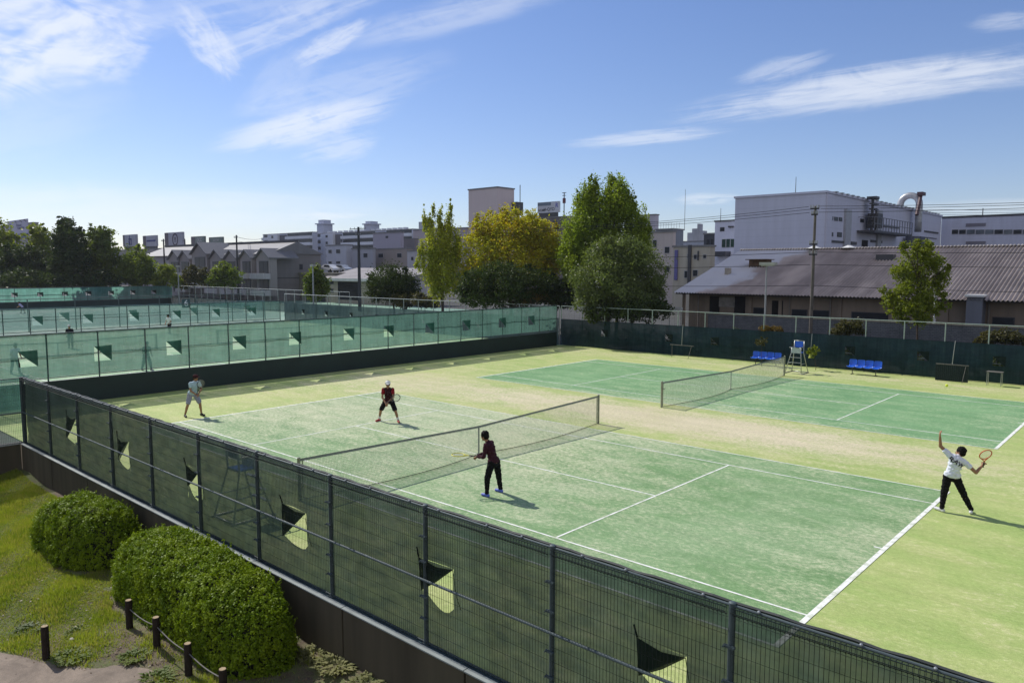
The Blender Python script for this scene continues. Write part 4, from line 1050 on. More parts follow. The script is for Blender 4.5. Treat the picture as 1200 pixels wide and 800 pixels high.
tree('dark_tree', 'low dark growth filling the foot of the left wood', 119, (70, 340), [(30, 330, 34, 10), (80, 331, 34, 10), (118, 330, 22, 10)], ML_dark, .45, 8000, .2, LG)
tree('round_bush', 'rounded mid-green bush in front of the townhouse row', 123, (160, 336), [(160, 310, 20, 18), (150, 322, 14, 14), (172, 320, 14, 14), (165, 330, 12, 8)], ML_mid, .42, 8000, .2, LG, 'bush')
tree('round_bush', 'small bush with yellow tips beside the thin pole', 122, (197, 336), [(195, 318, 11, 9), (186, 328, 10, 9), (203, 328, 9, 9)], ML_fresh, .38, 3600, .14, LG, 'bush')
tree('round_bush', 'low dull green bush under the middle of the townhouses', 124, (228, 337), [(226, 320, 12, 9), (238, 326, 14, 11), (218, 330, 10, 8)], ML_mixed, .38, 4200, .14, LG, 'bush')
tree('round_bush', 'dull green bush nearest the white balconies of the townhouses', 122, (264, 337), [(262, 316, 13, 9), (272, 326, 11, 10), (252, 328, 12, 9)], ML_mid, .40, 4600, .14, LG, 'bush')
ug = [((x, 29.3+.25*math.sin(x*1.7), .75+.2*math.sin(x*.9)), (1.1, .35, .75)) for x in np.arange(-19, 23, 1.2)]
P, N_ = crown_pts(ug, 26000, (.4, 1.), 24, .2)
P = P[:]; V_, F_ = leafquads(P, N_, .12); 
tag(npmesh('undergrowth', V_, F_, ML_dark), 'dark undergrowth pressed against the back of the far dark net', 'undergrowth', kind='stuff')
# ------------------------------------------------------------------ lawn side
def clipped(name, label, cx, cy, a, b_, z0, z1, n, rot=0., ex=2.6, seed=0):
    base = Vector((cx, cy, z0)); t = thing(name, label, 'hedge', base)
    c = (z1-z0)
    g = np.random.default_rng(seed)
    u = g.normal(size=(n*3, 3)); u[:, 2] = np.abs(u[:, 2])*1.0; u /= np.linalg.norm(u, axis=1, keepdims=True)
    S_ = np.array([a, b_, c])
    rad = (np.abs(u)**ex).sum(1)**(-1/ex)
    nn = np.sign(u)*np.abs(u*rad[:, None])**(ex-1)/S_; nn /= np.linalg.norm(nn, axis=1, keepdims=True)
    P = u*rad[:, None]*S_
    area = 1/np.maximum(.05, np.abs((nn*u).sum(1)))*rad**2*np.linalg.norm(nn*0+S_[None]*np.abs(nn)*0+1, axis=1)
    wgt = (np.prod(S_)*rad**3)/np.maximum(1e-3, (P*nn).sum(1)); wgt /= wgt.max()
    k = g.uniform(size=len(P)) < wgt*1.0
    P, nn = P[k][:n], nn[k][:n]
    lump = .020*np.sin(P[:, 0]*5.6+seed*2+.8*np.sin(P[:, 1]*4))*np.cos(P[:, 1]*3.9+seed)+.022*np.sin(P[:, 0]*3.1+P[:, 1]*3.7+seed)+.020*np.sin(P[:, 1]*6.3-P[:, 2]*5+P[:, 0]*2.2)+.018*np.sin(P[:, 0]*13+P[:, 2]*11+2*np.sin(P[:, 1]*7))+.016*np.sin(P[:, 1]*19+P[:, 0]*23)
    dep = np.abs(g.normal(size=len(P)))*.05
    P = P+nn*(lump-dep+.05*(g.uniform(size=len(P)) > .93)*g.uniform(size=len(P)))[:, None]
    cr, sr = math.cos(rot), math.sin(rot); Rm = np.array([[cr, -sr, 0], [sr, cr, 0], [0, 0, 1]])
    N_ = nn*.9+g.normal(size=P.shape)*.65+np.array([0, 0, .35])
    P = P @ Rm.T; N_ = N_ @ Rm.T
    kk = 13; m_ = len(P)//kk; P = np.repeat(P[:m_], kk, 0); nrep = np.repeat(N_[:m_], kk, 0)
    off = g.normal(size=P.shape)*.026; P = P+off; N_ = nrep*.7+off/.026*.45+g.normal(size=P.shape)*.4
    sh_n = n//170; idx = g.integers(0, len(P), sh_n); shoots = []
    for j in idx:
        if nrep[j, 2] < .1 and g.uniform() < .6: continue
        ln = g.uniform(.05, .16); dr = nrep[j]*.8+np.array([0, 0, .6])+g.normal(size=3)*.3; dr /= np.linalg.norm(dr)
        shoots += [P[j]+dr*ln*q+g.normal(size=3)*.012 for q in np.linspace(.1, 1, 8)]
    shoots = np.array(shoots); P = np.concatenate([P, shoots]); N_ = np.concatenate([N_, g.normal(size=shoots.shape)+np.array([0, 0, .6])])
    V_, F_ = leafquads(P, N_, .046, .60)
    npmesh('leaves', V_, F_, ML_hedge, t)
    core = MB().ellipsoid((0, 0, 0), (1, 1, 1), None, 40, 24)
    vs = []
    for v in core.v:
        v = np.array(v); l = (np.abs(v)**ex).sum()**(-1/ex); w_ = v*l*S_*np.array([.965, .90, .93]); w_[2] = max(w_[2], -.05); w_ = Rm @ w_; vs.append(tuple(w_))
    core.v = vs; core.build('dark_core', plain('hedge_dark_core', (.012, .013, .006), .95, 0, .3, 20), t)  # added solid near-black core, keeps the gaps between leaves dark
    return t
ML_hedge = leafmat('hedge_leaf', (.095, .165, .008), (.25, .325, .016), .26, 2.2, None, .10)
clipped('clipped_hedge', 'smaller rounded clipped bush at the foot of the near fence', -3.2, -10.32, 1.50, .88, LZ-.05, .27, 60000, R(8), 2.9, 3)
clipped('clipped_hedge', 'longer clipped hedge beside the wooden stakes', 2.30, -10.17, 2.88, .80, LZ-.05, .42, 125000, R(-1), 3.4, 5)
# stakes with a rope
M_stake = plain('dark_stake_wood', (.030, .022, .016), .9, 0, .3, 12, .2, .5, 40)
M_endgrain = plain('stake_end_grain', (.36, .27, .16), .85, 0, .25, 30)
sp_ = [(1.78, -11.22), (2.95, -11.20), (4.22, -11.21), (5.45, -11.22), (6.7, -11.24)]
names = ['stake at the far end of the roped row, half hidden by the long hedge', 'second wooden stake of the roped row along the long hedge', 'third wooden stake of the roped row along the long hedge', 'nearest visible wooden stake of the roped row at the bottom edge', 'last wooden stake of the roped row, below the picture edge']
allst = [(x, y, names[i], .56) for i, (x, y) in enumerate(sp_[:4])]+[(1.80, -12.63, 'single wooden stake on its own where lawn meets path', .60)]
for (x, y, lab, hh) in allst:
    z = lawn_z(x, y); t = thing('wooden_stake', lab, 'stake', (x, y, z), 'dark wooden stakes with pale cut tops')
    mb = MB(); r_ = .062
    mb.tube([(0, 0, -.1), (.004, 0, .2), (0, .003, hh-.02)], r_, 12); mb.cyl((0, .003, hh-.02), (0, .003, hh-.006), r_, r_*.9, n=12)
    mb.build('stake_body', M_stake, t)
    MB().cyl((0, .003, hh-.006), (0, .003, hh), r_*.89, r_*.85, n=12).build('cut_top', M_endgrain, t)
M_rope = plain('grey_rope', (.16, .15, .13), .9, 0, .2, 30)
rl = ['rope between the first two stakes of the row', 'rope between the second and third stakes of the row', 'rope between the third stake and the nearest stake']
for i in range(3):
    a, b_ = sp_[i], sp_[i+1]; za, zb = lawn_z(*a)+.40, lawn_z(*b_)+.40
    d_ = (Vector((b_[0], b_[1], 0))-Vector((a[0], a[1], 0))).normalized()*.066
    pts = [Vector((a[0]+(b_[0]-a[0])*s, a[1]+(b_[1]-a[1])*s, za+(zb-za)*s-.05*math.sin(math.pi*s))) for s in np.linspace(.05, .95, 9)]
    tag(MB().tube(pts, .011, 6).build('rope', M_rope, smooth=True), rl[i], 'rope')
# grass, weeds, litter
def inpoly(x, y):
    c = False; n_ = len(pp); j = n_-1
    for i in range(n_):
        (xi, yi), (xj, yj) = pp[i], pp[j]
        if (yi > y) != (yj > y) and x < (xj-xi)*(y-yi)/(yj-yi)+xi: c = not c
        j = i
    return c
gx = nrg.uniform(CX0+.1, 5.5, 420000); gy = nrg.uniform(-16, FY-.35, 420000)
pat = .80+.42*np.clip((gy+12.5)/1.2, 0, 1)*np.clip((1.2-gx)/1.5, 0, 1)+.22*np.sin(gx*1.3+gy*2.1)+.2*np.sin(gx*2.7-gy*3.3+1)+.16*np.sin(gx*6.1+gy*4.7)+.1*np.sin(gx*11-gy*13)+.55*np.clip((-gx-.5)/4, -.75, .6)
keep = nrg.uniform(size=len(gx)) < np.clip(pat, .02, .95)
wob = .10*np.sin(gx*5.3+gy*3)+.08*np.sin(gx*11-gy*7)
keep &= ~(((gx+3.2)/1.5)**4+((gy+10.3)/.86)**4 < 1+wob*2) & ~(((gx-2.3)/2.9)**4+((gy+10.2)/.86)**4 < 1+wob*2)
gx, gy = gx[keep], gy[keep]
ok = np.array([not inpoly(x, y) for x, y in zip(gx, gy)]); gx, gy = gx[ok], gy[ok]
gz = np.array([lawn_z(x, y) for x, y in zip(gx, gy)]); n = len(gx)
hh = nrg.uniform(.025, .085, n)*(1+.5*np.sin(gx*3+gy*4)); th = nrg.uniform(0, 6.28, n); le = nrg.uniform(0, .05, n); ph = nrg.uniform(0, 6.28, n)
wd = .007
A = np.stack([gx-np.cos(th)*wd, gy-np.sin(th)*wd, gz-.005], 1); B_ = np.stack([gx+np.cos(th)*wd, gy+np.sin(th)*wd, gz-.005], 1)
T_ = np.stack([gx+np.cos(ph)*le, gy+np.sin(ph)*le, gz+hh], 1)
gr = npmesh('grass', np.stack([A, B_, T_], 1).reshape(-1, 3), np.arange(n*3).reshape(-1, 3), leafmat('grass_blade', (.155, .22, .024), (.32, .36, .055), .45, 1.2, (.36, .34, .10)))
tag(gr, 'short patchy green grass on the lawn', 'grass', kind='stuff')
# fallen leaves and twigs on the bare soil
m_ = 2600; lx_ = nrg.uniform(-3, 9, m_); ly_ = nrg.uniform(-13.5, FY-.35, m_)
P = np.stack([lx_, ly_, np.array([lawn_z(x, y)+.02 for x, y in zip(lx_, ly_)])], 1); N_ = nrg.normal(size=(m_, 3))*.35+np.array([0, 0, 1])
V_, F_ = leafquads(P, N_, .05, .5)
tag(npmesh('leaf_litter', V_, F_, leafmat('dry_leaf', (.11, .070, .035), (.20, .145, .085), .1, 2.)), 'dry fallen leaves scattered on the soil by the hedges', 'fallen leaves', kind='stuff')
def weed(label, x, y, r_, n_, mat, ln=.14, name='weed_tuft'):
    z = lawn_z(x, y); t = thing(name, label, 'weed', (x, y, z)); vs = []; fs = []
    for i in range(n_):
        a_ = rnd.uniform(0, 6.28); q = r_*math.sqrt(rnd.random()); p = Vector((math.cos(a_)*q, math.sin(a_)*q, -.01)); h = ln*rnd.uniform(.6, 1.2)
        d_ = Vector((math.cos(a_+rnd.uniform(-.8, .8)), math.sin(a_+rnd.uniform(-.8, .8)), 0)); s_ = Vector((-d_.y, d_.x, 0))*ln*.16; o = len(vs)
        mid = p+d_*h*.35+Vector((0, 0, h*.55)); e = p+d_*h*.9+Vector((0, 0, h*.6))
        vs += [p, mid-s_, e, mid+s_]; fs.append((o, o+1, o+2, o+3))
    MB().add(vs, fs).build('leaves', mat, t)
    return t
ML_weed = leafmat('pale_weed_leaf', (.16, .17, .06), (.27, .26, .12), .3, 3.)
ML_tuft = leafmat('bright_weed_leaf', (.09, .14, .02), (.17, .21, .04), .4, 3.)
weed('pale weeds at the wall foot right of the long hedge, upper clump', 5.25, -9.42, .30, 130, ML_weed)
weed('pale leafy weeds at the wall foot, middle clump', 5.95, -9.45, .32, 170, ML_weed, .17)
weed('pale weeds at the wall foot near the bottom edge, lowest clump', 6.8, -9.45, .26, 120, ML_weed)
weed('bright weed tuft beside the single wooden stake', 2.15, -12.35, .26, 180, ML_tuft, .12)
weed('bright weed tuft beside the second roped stake', 3.0, -11.62, .22, 150, ML_tuft, .12)
weed('bright weed tuft between path and third roped stake', 4.0, -11.62, .24, 160, ML_tuft, .12)
weed('small tuft on the bare soil behind the first stake', 1.1, -11.9, .2, 90, ML_tuft, .1)
weed('darker tuft in the lawn left of the single stake', .3, -12.5, .24, 160, leafmat('lawn_tuft_leaf', (.06, .10, .015), (.12, .16, .03), .4, 3.), .12)
M_stone = plain('pale_stone', (.42, .38, .32), .9, 0, .3, 14, .2, .6, 30)
for x, y, s_, lab in ((1.42, -12.1, .06, 'small pale stone on the bare soil beside the single stake'), (-2.3, -12.9, .05, 'white scrap of litter lying on the lawn')):
    o = MB().ellipsoid((0, 0, 0), (s_, s_*.6, s_*.45), None, 8, 5).build('stone' if 'stone' in lab else 'litter_scrap', M_stone); o.location = (x, y, lawn_z(x, y)+s_*.4); tag(o, lab, 'stone' if 'stone' in lab else 'litter')
# ------------------------------------------------------------------ buildings
M_glass = plain('dark_window_glass', (.018, .022, .028), .35, 0, .3, .6, .25)
M_glass_pale = plain('pale_window_glass', (.10, .12, .14), .2, 0, .4, .5, .6)
M_frame_w = plain('pale_window_frame', (.40, .40, .42), .6)
M_frame_d = plain('dark_window_frame', (.06, .06, .065), .6)
M_void = plain('dark_opening', (.012, .011, .011), .9)
M_roofgrey = plain('grey_flat_roof', (.20, .20, .20), .9, 0, .25, .4)
class Block:
    """axis-aligned building whose nearest corner is sighted at px_c; its -Y face runs left, its +X face runs right"""
    def __init__(s, name, label, cat, px_l, px_c, px_r, ytop, D, mat, zb=0., wmat2=None, parapet=.0, parent=None, part='wall', roof=True):
        K = atd(px_c, ytop, D); s.K = K; s.x0 = ony(px_l, ytop, K.y).x; s.y1 = onx(px_r, ytop, K.x).y if px_r > px_c else K.y+8
        s.zt = K.z; s.x1 = K.x; s.y0 = K.y
        s.t = parent if parent else thing(name, label, cat, (0, 0, 0))
        if not parent: s.t.location = (s.x1, s.y0, 0)
        s.o = Vector(s.t.location)
        a, b = Vector((s.x0, s.y0, zb-.3))-s.o, Vector((s.x1, s.y1, s.zt))-s.o
        s.body = MB().span(a, b).build(part, mat, s.t)
        if roof: 
            r = MB(); r.span((a.x-.12, a.y-.12, b.z+.003), (b.x+.12, b.y+.12, b.z+.22)); s.cop = r.build('parapet', M_roofgrey if wmat2 is None else wmat2, s.t)
    def _r(s, r, face):
        if face == 'f': p, q = ony(r[0], r[1], s.y0), ony(r[2], r[3], s.y0)
        else: p, q = onx(r[0], r[1], s.x1), onx(r[2], r[3], s.x1)
        return p-s.o, q-s.o
    def win(s, r, face='f', fm=None, gm=None, name='window', bars=1):
        p, q = s._r(r, face); w_ = .06
        f = MB(); g = MB()
        if face == 'f':
            x0, x1, z0, z1, y = min(p.x, q.x), max(p.x, q.x), min(p.z, q.z), max(p.z, q.z), p.y
            f.span((x0, y-.06, z0), (x1, y-.003, z1)); n_ = bars
            for i in range(n_):
                a = x0+(x1-x0)*i/n_; b = x0+(x1-x0)*(i+1)/n_; g.span((a+w_, y-.075, z0+w_), (b-w_, y-.062, z1-w_))
        else:
            y0, y1, z0, z1, x = min(p.y, q.y), max(p.y, q.y), min(p.z, q.z), max(p.z, q.z), p.x
            f.span((x+.003, y0, z0), (x+.06, y1, z1)); n_ = bars
            for i in range(n_):
                a = y0+(y1-y0)*i/n_; b = y0+(y1-y0)*(i+1)/n_; g.span((x+.062, a+w_, z0+w_), (x+.075, b-w_, z1-w_))
        o = f.build(name, fm or M_frame_w, s.t); g.build('pane', gm or M_glass, o)
        return o
    def slab(s, r, face, out, mat, name, inn=.003):
        p, q = s._r(r, face); m = MB()
        if face == 'f': m.span((min(p.x, q.x), s.y0-s.o.y-out, min(p.z, q.z)), (max(p.x, q.x), s.y0-s.o.y-inn, max(p.z, q.z)))
        else: m.span((s.x1-s.o.x+inn, min(p.y, q.y), min(p.z, q.z)), (s.x1-s.o.x+out, max(p.y, q.y), max(p.z, q.z)))
        return m.build(name, mat, s.t)
MW = lambda n, c, **k: wallmat(n, c, **k)
# --- the corrugated warehouse
YE, YR, ZE, ZR, XW0, XW1 = 40., 52., 3.86, 7.55, -15.8, 24.
t = thing('warehouse', 'long low warehouse with grey corrugated roof across the street', 'warehouse', (XW0, YE, 0))
M_wh = MW('warehouse_wall', (.25, .20, .155), streak=.35)
wl = MB(); wl.span((.5, .8, -.2), (XW1-XW0, 2*(YR-YE)-.8, ZE-.12))
wl.add([(.5, .8, ZE-.12), (.5, 2*(YR-YE)-.8, ZE-.12), (.5, YR-YE, ZR-.2)], [(0, 1, 2)])
wl.build('wall', M_wh, t)
def corr_mat():
    m, nt, b = newmat('corrugated_roof')
    p = nt.pos(); n1 = nt.noise(nt.scaled(p, (.5, .12, .3)), .8, 6, .65); n2 = nt.noise(p, .18, 4, .6); n3 = nt.noise(nt.scaled(p, (3, .6, 1)), 1.2, 5, .7)
    c = nt.mix(nt.step(n1, .35, .68), (.20, .168, .155), (.35, .30, .275))
    sep = nt.new('ShaderNodeSeparateXYZ'); nt.put(sep.inputs[0], p)
    # newer, paler sheets near the left gable
    edge = nt.math('ADD', sep.outputs[0], nt.math('MULTIPLY', nt.math('SUBTRACT', sep.outputs[1], 40.), -.35))
    c = nt.mix(nt.step(nt.math('ADD', edge, nt.math('MULTIPLY', nt.math('ADD', nt.math('SUBTRACT', n2, .5), nt.math('MULTIPLY', nt.math('SUBTRACT', n1, .5), .6)), 9)), -14.0, -12.6, .85, 0.), c, (.40, .41, .45))
    c = nt.mix(nt.math('MULTIPLY', nt.step(n3, .58, .75), .6), c, (.30, .27, .235))
    c = nt.mix(nt.math('MULTIPLY', nt.step(n3, .25, .38, 1., 0.), .5), c, (.07, .06, .055))
    rib_stripe = nt.math('SINE', nt.math('MULTIPLY', nt.math('ADD', sep.outputs[0], 16.2), 2*math.pi/.25))      # stripes across the ribs: one flank darker, the other paler
    c = nt.vmath('SCALE', c, scale=nt.step(rib_stripe, -.7, .7, 1.32, .58))
    nt.put(b.inputs['Base Color'], c); b.inputs['Roughness'].default_value = .7; b.inputs['Specular IOR Level'].default_value = .3
    return m
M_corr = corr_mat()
rf = MB(); pitch = .25; nw = int((XW1-XW0+.6)/pitch); prof = [(.0, 0), (.25, .06), (.5, .115), (.75, .06)]
SL = Vector((0, YR-YE, ZR-ZE)); NRM = Vector((0, -(ZR-ZE), YR-YE)).normalized()
for side in (0, 1):
    for c_ in range(4):
        s0, s1 = c_/4-(.012 if c_ else .03), (c_+1)/4
        vs = []
        for k in range(nw*4+1):
            u, h = prof[k % 4]; x = -.4+(k//4+u)*pitch
            for s in (s0, s1):
                p = Vector((x, 0, ZE))+SL*s+NRM*(h+.012*(1-c_)+(0.02 if s == s0 else 0))
                if side: p.y = 2*(YR-YE)-p.y
                vs.append(p)
        fs = [(2*k, 2*k+2, 2*k+3, 2*k+1) if not side else (2*k+1, 2*k+3, 2*k+2, 2*k) for k in range(nw*4)]
        rf.add(vs, fs)
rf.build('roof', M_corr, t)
M_ridge = plain('pale_ridge_tile', (.36, .33, .31), .8, 0, .3, 3)
rd_ = MB()
for k in range(int((XW1-XW0)/.25)):
    rd_.ellipsoid((-.2+k*.25, YR-YE, ZR+.08), (.11, .30, .10), None, 8, 5)
rd_.build('ridge_cap', M_ridge, t)
MB().box(((XW1-XW0)/2, .02, ZE-.10), (XW1-XW0+.6, .16, .12)).build('gutter', plain('dark_gutter', (.045, .042, .042), .6), t)
MB().box(((XW1-XW0)/2, .42, ZE-.075), (XW1-XW0, .62, .03)).build('soffit', plain('dark_soffit', (.05, .043, .038), .9), t)
wo = Vector((XW0, YE, 0))
def wface(r): p, q = ony(r[0], r[1], YE+.8)-wo, ony(r[2], r[3], YE+.8)-wo; return p, q
def wslab(r, out, mat, name, inn=.003):
    p, q = wface(r); return MB().span((min(p.x, q.x), .8-out, max(-.1, min(p.z, q.z))), (max(p.x, q.x), .8-inn, max(p.z, q.z))).build(name, mat, t)
for r in ((832, 347, 843, 371), (861, 347, 873, 371), (905, 352, 917, 374)): wslab(r, .03, M_void, 'doorway')
M_pale_sheet = plain('pale_sheeting', (.26, .24, .22), .8, 0, .3, 2)
wslab((843, 348, 861, 360), .05, M_pale_sheet, 'pale_panel')
def wwin(r):
    o = wslab(r, .05, M_frame_d, 'window'); p, q = wface(r)
    MB().span((min(p.x, q.x)+.06, .74, min(p.z, q.z)+.05), (max(p.x, q.x)-.06, .748, max(p.z, q.z)-.05)).build('pane', M_glass, o)
for r in ((883, 360, 898, 368), (928, 362, 946, 373), (952, 363, 972, 374), (998, 365, 1043, 377), (1163, 371, 1189, 381)): wwin(r)
for x_ in (819, 926, 974, 1136, 1160):
    p = ony(x_, 350, YE+.8)-wo; MB().cyl((p.x, .72, -.1), (p.x, .72, ZE-.16), .05, n=8).build('downpipe', plain('downpipe_grey', (.20, .18, .16), .6), t)
for x_ in (790+12, 880, 915, 985, 1045, 1110):
    p = ony(x_, 350, YE+.8)-wo; MB().span((p.x-.13, .70, -.1), (p.x+.13, .797, ZE-.13)).build('pilaster', M_wh, t)
# roof vents, standing on the slope
def on_roof(px, py):
    d = ray(px, py); n = Vector((0, -(ZR-ZE), YR-YE)); p0 = Vector((0, YE, ZE)); return CAM+d*((p0-CAM).dot(n)/d.dot(n))-wo
p = on_roof(889, 313); v = MB().box((p.x, p.y+.3, p.z+.25), (1.6, 1.0, .75)); v.box((p.x, p.y+.2, p.z+.66), (2.0, 1.5, .07)); v.build('roof_vent', plain('rusty_vent', (.10, .06, .035), .8, 0, .4, 3), t)
p = on_roof(853, 322); MB().box((p.x, p.y, p.z+.25), (.42, .42, .7)).build('roof_vent', plain('pale_vent', (.32, .29, .25), .8), t)
p = on_roof(1038, 304); MB().box((p.x, p.y, p.z+.15), (1.3, .8, .5)).build('roof_vent', M_frame_d, t)
for px in (952, 992):
    p = on_roof(px, 294); m = MB(); m.cyl((p.x, YR-YE, ZR+.1), (p.x, YR-YE, ZR+.32), .62, .12, n=10); m.build('ridge_ventilator', plain('white_ventilator', (.6, .6, .58), .6), t)
# flue box with a pale cap against the wall
p, q = ony(1133, 346, YE-.35), ony(1152, 346, YE-.35)
t = thing('flue_housing', 'grey upright flue box with white cap against the warehouse wall', 'flue', ((p.x+q.x)/2, YE+.1, 0))
w_ = q.x-p.x
MB().span((-w_/2, -.45, -.1), (w_/2, .65, p.z-.12)).build('housing', MW('flue_grey', (.16, .17, .20)), t)
MB().box((0, .1, p.z-.02), (w_*1.2, 1.5, .14)).build('cap', plain('white_cap_sheet', (.62, .62, .60), .5), t)
# grey block wall along the street
t = thing('block_wall', 'grey concrete block wall between street and warehouse', 'wall', (-10.5, 35, 0))
def block_mat():
    m, nt, b = newmat('grey_blocks')
    br = nt.new('ShaderNodeTexBrick'); o = nt.obj(); nt.put(br.inputs['Vector'], nt.new('ShaderNodeMapping').outputs[0])
    mp = br.inputs['Vector'].links[0].from_node; nt.put(mp.inputs[0], o); mp.inputs['Rotation'].default_value = (R(90), 0, 0)
    br.inputs['Scale'].default_value = 2.5; br.inputs['Color1'].default_value = (.16, .165, .175, 1); br.inputs['Color2'].default_value = (.125, .13, .14, 1); br.inputs['Mortar'].default_value = (.085, .085, .09, 1)
    br.inputs['Mortar Size'].default_value = .025
    n = nt.noise(o, .7, 5, .6); nt.put(b.inputs['Base Color'], nt.vmath('SCALE', br.outputs[0], scale=nt.step(n, .3, .7, .75, 1.2, False))); b.inputs['Roughness'].default_value = .9
    return m
MB().span((0, 0, -.1), (34, .15, 2.42)).build('wall', block_mat(), t)
MB().span((-.05, -.04, 2.423), (34, .19, 2.50)).build('coping', M_conc, t)
t = thing('sign_board', 'low white board beside the grey-green rounded tree', 'board', ony(791, 362, 34.4)-Vector((0, 0, 0)))
MB().box((0, 0, 0), (1.25, .06, .30)).build('board', plain('white_board', (.6, .6, .6), .6), t)
for s_ in (-1, 1): MB().cyl((s_*.5, .06, -t.location.z), (s_*.5, .06, .1), .03, n=6).build('post', M_rail_light, t)

# --- the big grey factory and its right wing
M_fac = MW('factory_panel', (.55, .56, .66), streak=.10, lines='Z', lscale=.35, lstr=.10)
M_fac2 = MW('factory_siding', (.52, .53, .62), streak=.15, lines='Z', lscale=.6, lstr=.14)
fb = Block('factory', 'large windowless grey factory with ducts, right of centre', 'factory', 862, 968, 1105, 226, 90, M_fac, roof=False)
o_ = fb.o; a = (fb.x0-o_.x, 0, 0); Ly = fb.y1-fb.y0
# roof falls away along the right face: thin sloped coping with lumps
zf = onx(1105, 257, fb.x1).z
rm = MB(); rm.box((fb.x0/2+fb.x1/2-o_.x, Ly/2, fb.zt+.14), (fb.x1-fb.x0+.3, Ly+.3, .26)); rm.build('parapet', M_fac, fb.t)
lm = MB()
for i in range(26): lm.box((.10, 3+i*(Ly-4)/26, fb.zt+.32), (.5, .8, .1))
lm.build('roof_clip_row', M_rail_light, fb.t)
fb.slab((968.5, 227, 972, 300), 's', .16, M_fac, 'corner_pilaster')
for r in ((971, 253, 976, 258), (977.5, 254, 981.5, 259), (983, 254.5, 986.5, 259.5), (971.5, 272, 976, 277), (1008, 256, 1012, 261), (981, 272, 986, 278)): fb.win(r, 's', M_frame_d)
for r in ((968.9, 281, 988, 285), (997, 283, 1003, 287), (1035, 264, 1053, 268), (1083, 270, 1099, 274), (1020, 281, 1033, 285), (1078, 277, 1097, 280)): fb.slab(r, 's', .12, M_frame_d, 'louvre')
for r in ((989.5, 245, 994, 292), (1028, 246, 1030, 290)): fb.slab(r, 's', .28, plain('pale_downpipe', (.36, .37, .40), .6), 'downpipe')
fb.win((1010, 281, 1016, 296), 's', M_frame_d, M_void, 'door')
# gantry with railing
g = MB(); p, q = onx(1004, 270, fb.x1)-o_, onx(1050, 274, fb.x1)-o_
zg = p.z; g.span((.003, p.y, zg-.25), (2.2, q.y, zg)); g.build('gantry', M_frame_d, fb.t)
g = MB(); n_ = 14
for i in range(n_+1): yy = p.y+(q.y-p.y)*i/n_; g.cyl((2.15, yy, zg), (2.15, yy, zg+1.7), .05, n=4)
for z in (.85, 1.7): g.cyl((2.15, p.y, zg+z), (2.15, q.y, zg+z), .05, n=4)
for z in (0,): g.cyl((.1, p.y, zg+1.7), (2.15, p.y, zg+1.7), .05, n=4)
g.build('gantry_railing', plain('grey_railing', (.14, .15, .17), .6, .3), fb.t)
p = onx(1012, 270, fb.x1)-o_; pt = onx(1012, 231, fb.x1)-o_
g = MB(); g.cyl((1., p.y, p.z), (1., p.y, pt.z), .18, n=6); g.cyl((1., p.y+1.6, p.z), (1., p.y+1.6, pt.z-1.4), .12, n=6)
for k in range(6): zz = p.z+(pt.z-p.z)*(k+1)/6.3; g.box((1., p.y+.6, zz), (.5, 2.4, .16))
g.box((1., p.y+.1, pt.z-.1), (1.2, 1.4, .3)); g.box((1., p.y+1.3, zg+1.4), (1.3, 2.2, 1.9)); g.build('mast', M_frame_d, fb.t)
# U-shaped duct up the wall and over the roof edge
M_duct = plain('galvanised_duct', (.36, .37, .38), .45, .4, .2, 1.5)
p0, p1 = onx(1066.5, 272, fb.x1)-o_, onx(1056, 246, fb.x1)-o_
yv, yu = p0.y, p1.y; zb_, zt_ = p0.z, (onx(1066, 240, fb.x1)-o_).z
pts = [Vector((1.1, yv, zb_))]+[Vector((1.1, yv, zb_+(zt_-zb_)*s)) for s in (.4, .8)]
rr = 1.35
for k in range(13): a_ = math.pi*k/12; pts.append(Vector((1.1-rr+rr*math.cos(a_), yv, zt_+1.5-rr+rr*math.sin(a_))))
pts.append(Vector((1.1-2*rr, yv, zt_-rr)))
MB().tube(pts, .5, 12).build('duct', M_duct, fb.t, smooth=True)
m = MB(); p = onx(1059, 285, fb.x1)-o_; m.cyl((1.2, p.y, p.z-3), (1.2, p.y, p.z+1.0), 1.0, n=12); m.box((1.2, p.y+3.2, p.z-.2), (1.8, 4.0, 2.4)); m.build('dust_collector', plain('dark_machine', (.09, .10, .13), .6, .2, .3, 1), fb.t)
p = onx(1066, 236, fb.x1)-o_; m = MB(); m.cyl((1.4, p.y-1.2, p.z-2.2), (1.4, p.y+.6, p.z+1.0), .26, n=8); m.box((1.4, p.y+.8, p.z+1.1), (.8, 1.8, .5)); m.build('exhaust_pipe', plain('dark_red_pipe', (.09, .045, .05), .6), fb.t)
wb = Block('factory', 'lower grey factory wing with a row of windows at the right edge', 'factory', 1104, 1290, 1300, 249, 118, M_fac2, roof=False)
m = MB(); m.span((wb.x0-wb.o.x, -.1, wb.zt+.003), (.1, 10, wb.zt+.35)); m.build('parapet', M_frame_d, wb.t)
xs = [1115, 1123.5, 1132.5, 1143, 1154, 1165, 1176, 1187, 1198, 1210]
for i in range(9): wb.win((xs[i]+.4, 269, xs[i+1]-.4, 274.5), 'f', M_frame_w, M_glass if i in (0, 1, 5, 7) else M_glass_pale)
for r in ((1132, 262, 1155, 265), (1132, 283, 1155, 286)): wb.slab(r, 'f', .08, MW('wall_patch', (.19, .18, .21)), 'wall_patch')
for i in range(8): wb.slab((1118+i*11, 288, 1127+i*11, 292), 'f', .1, M_glass, 'low_window')
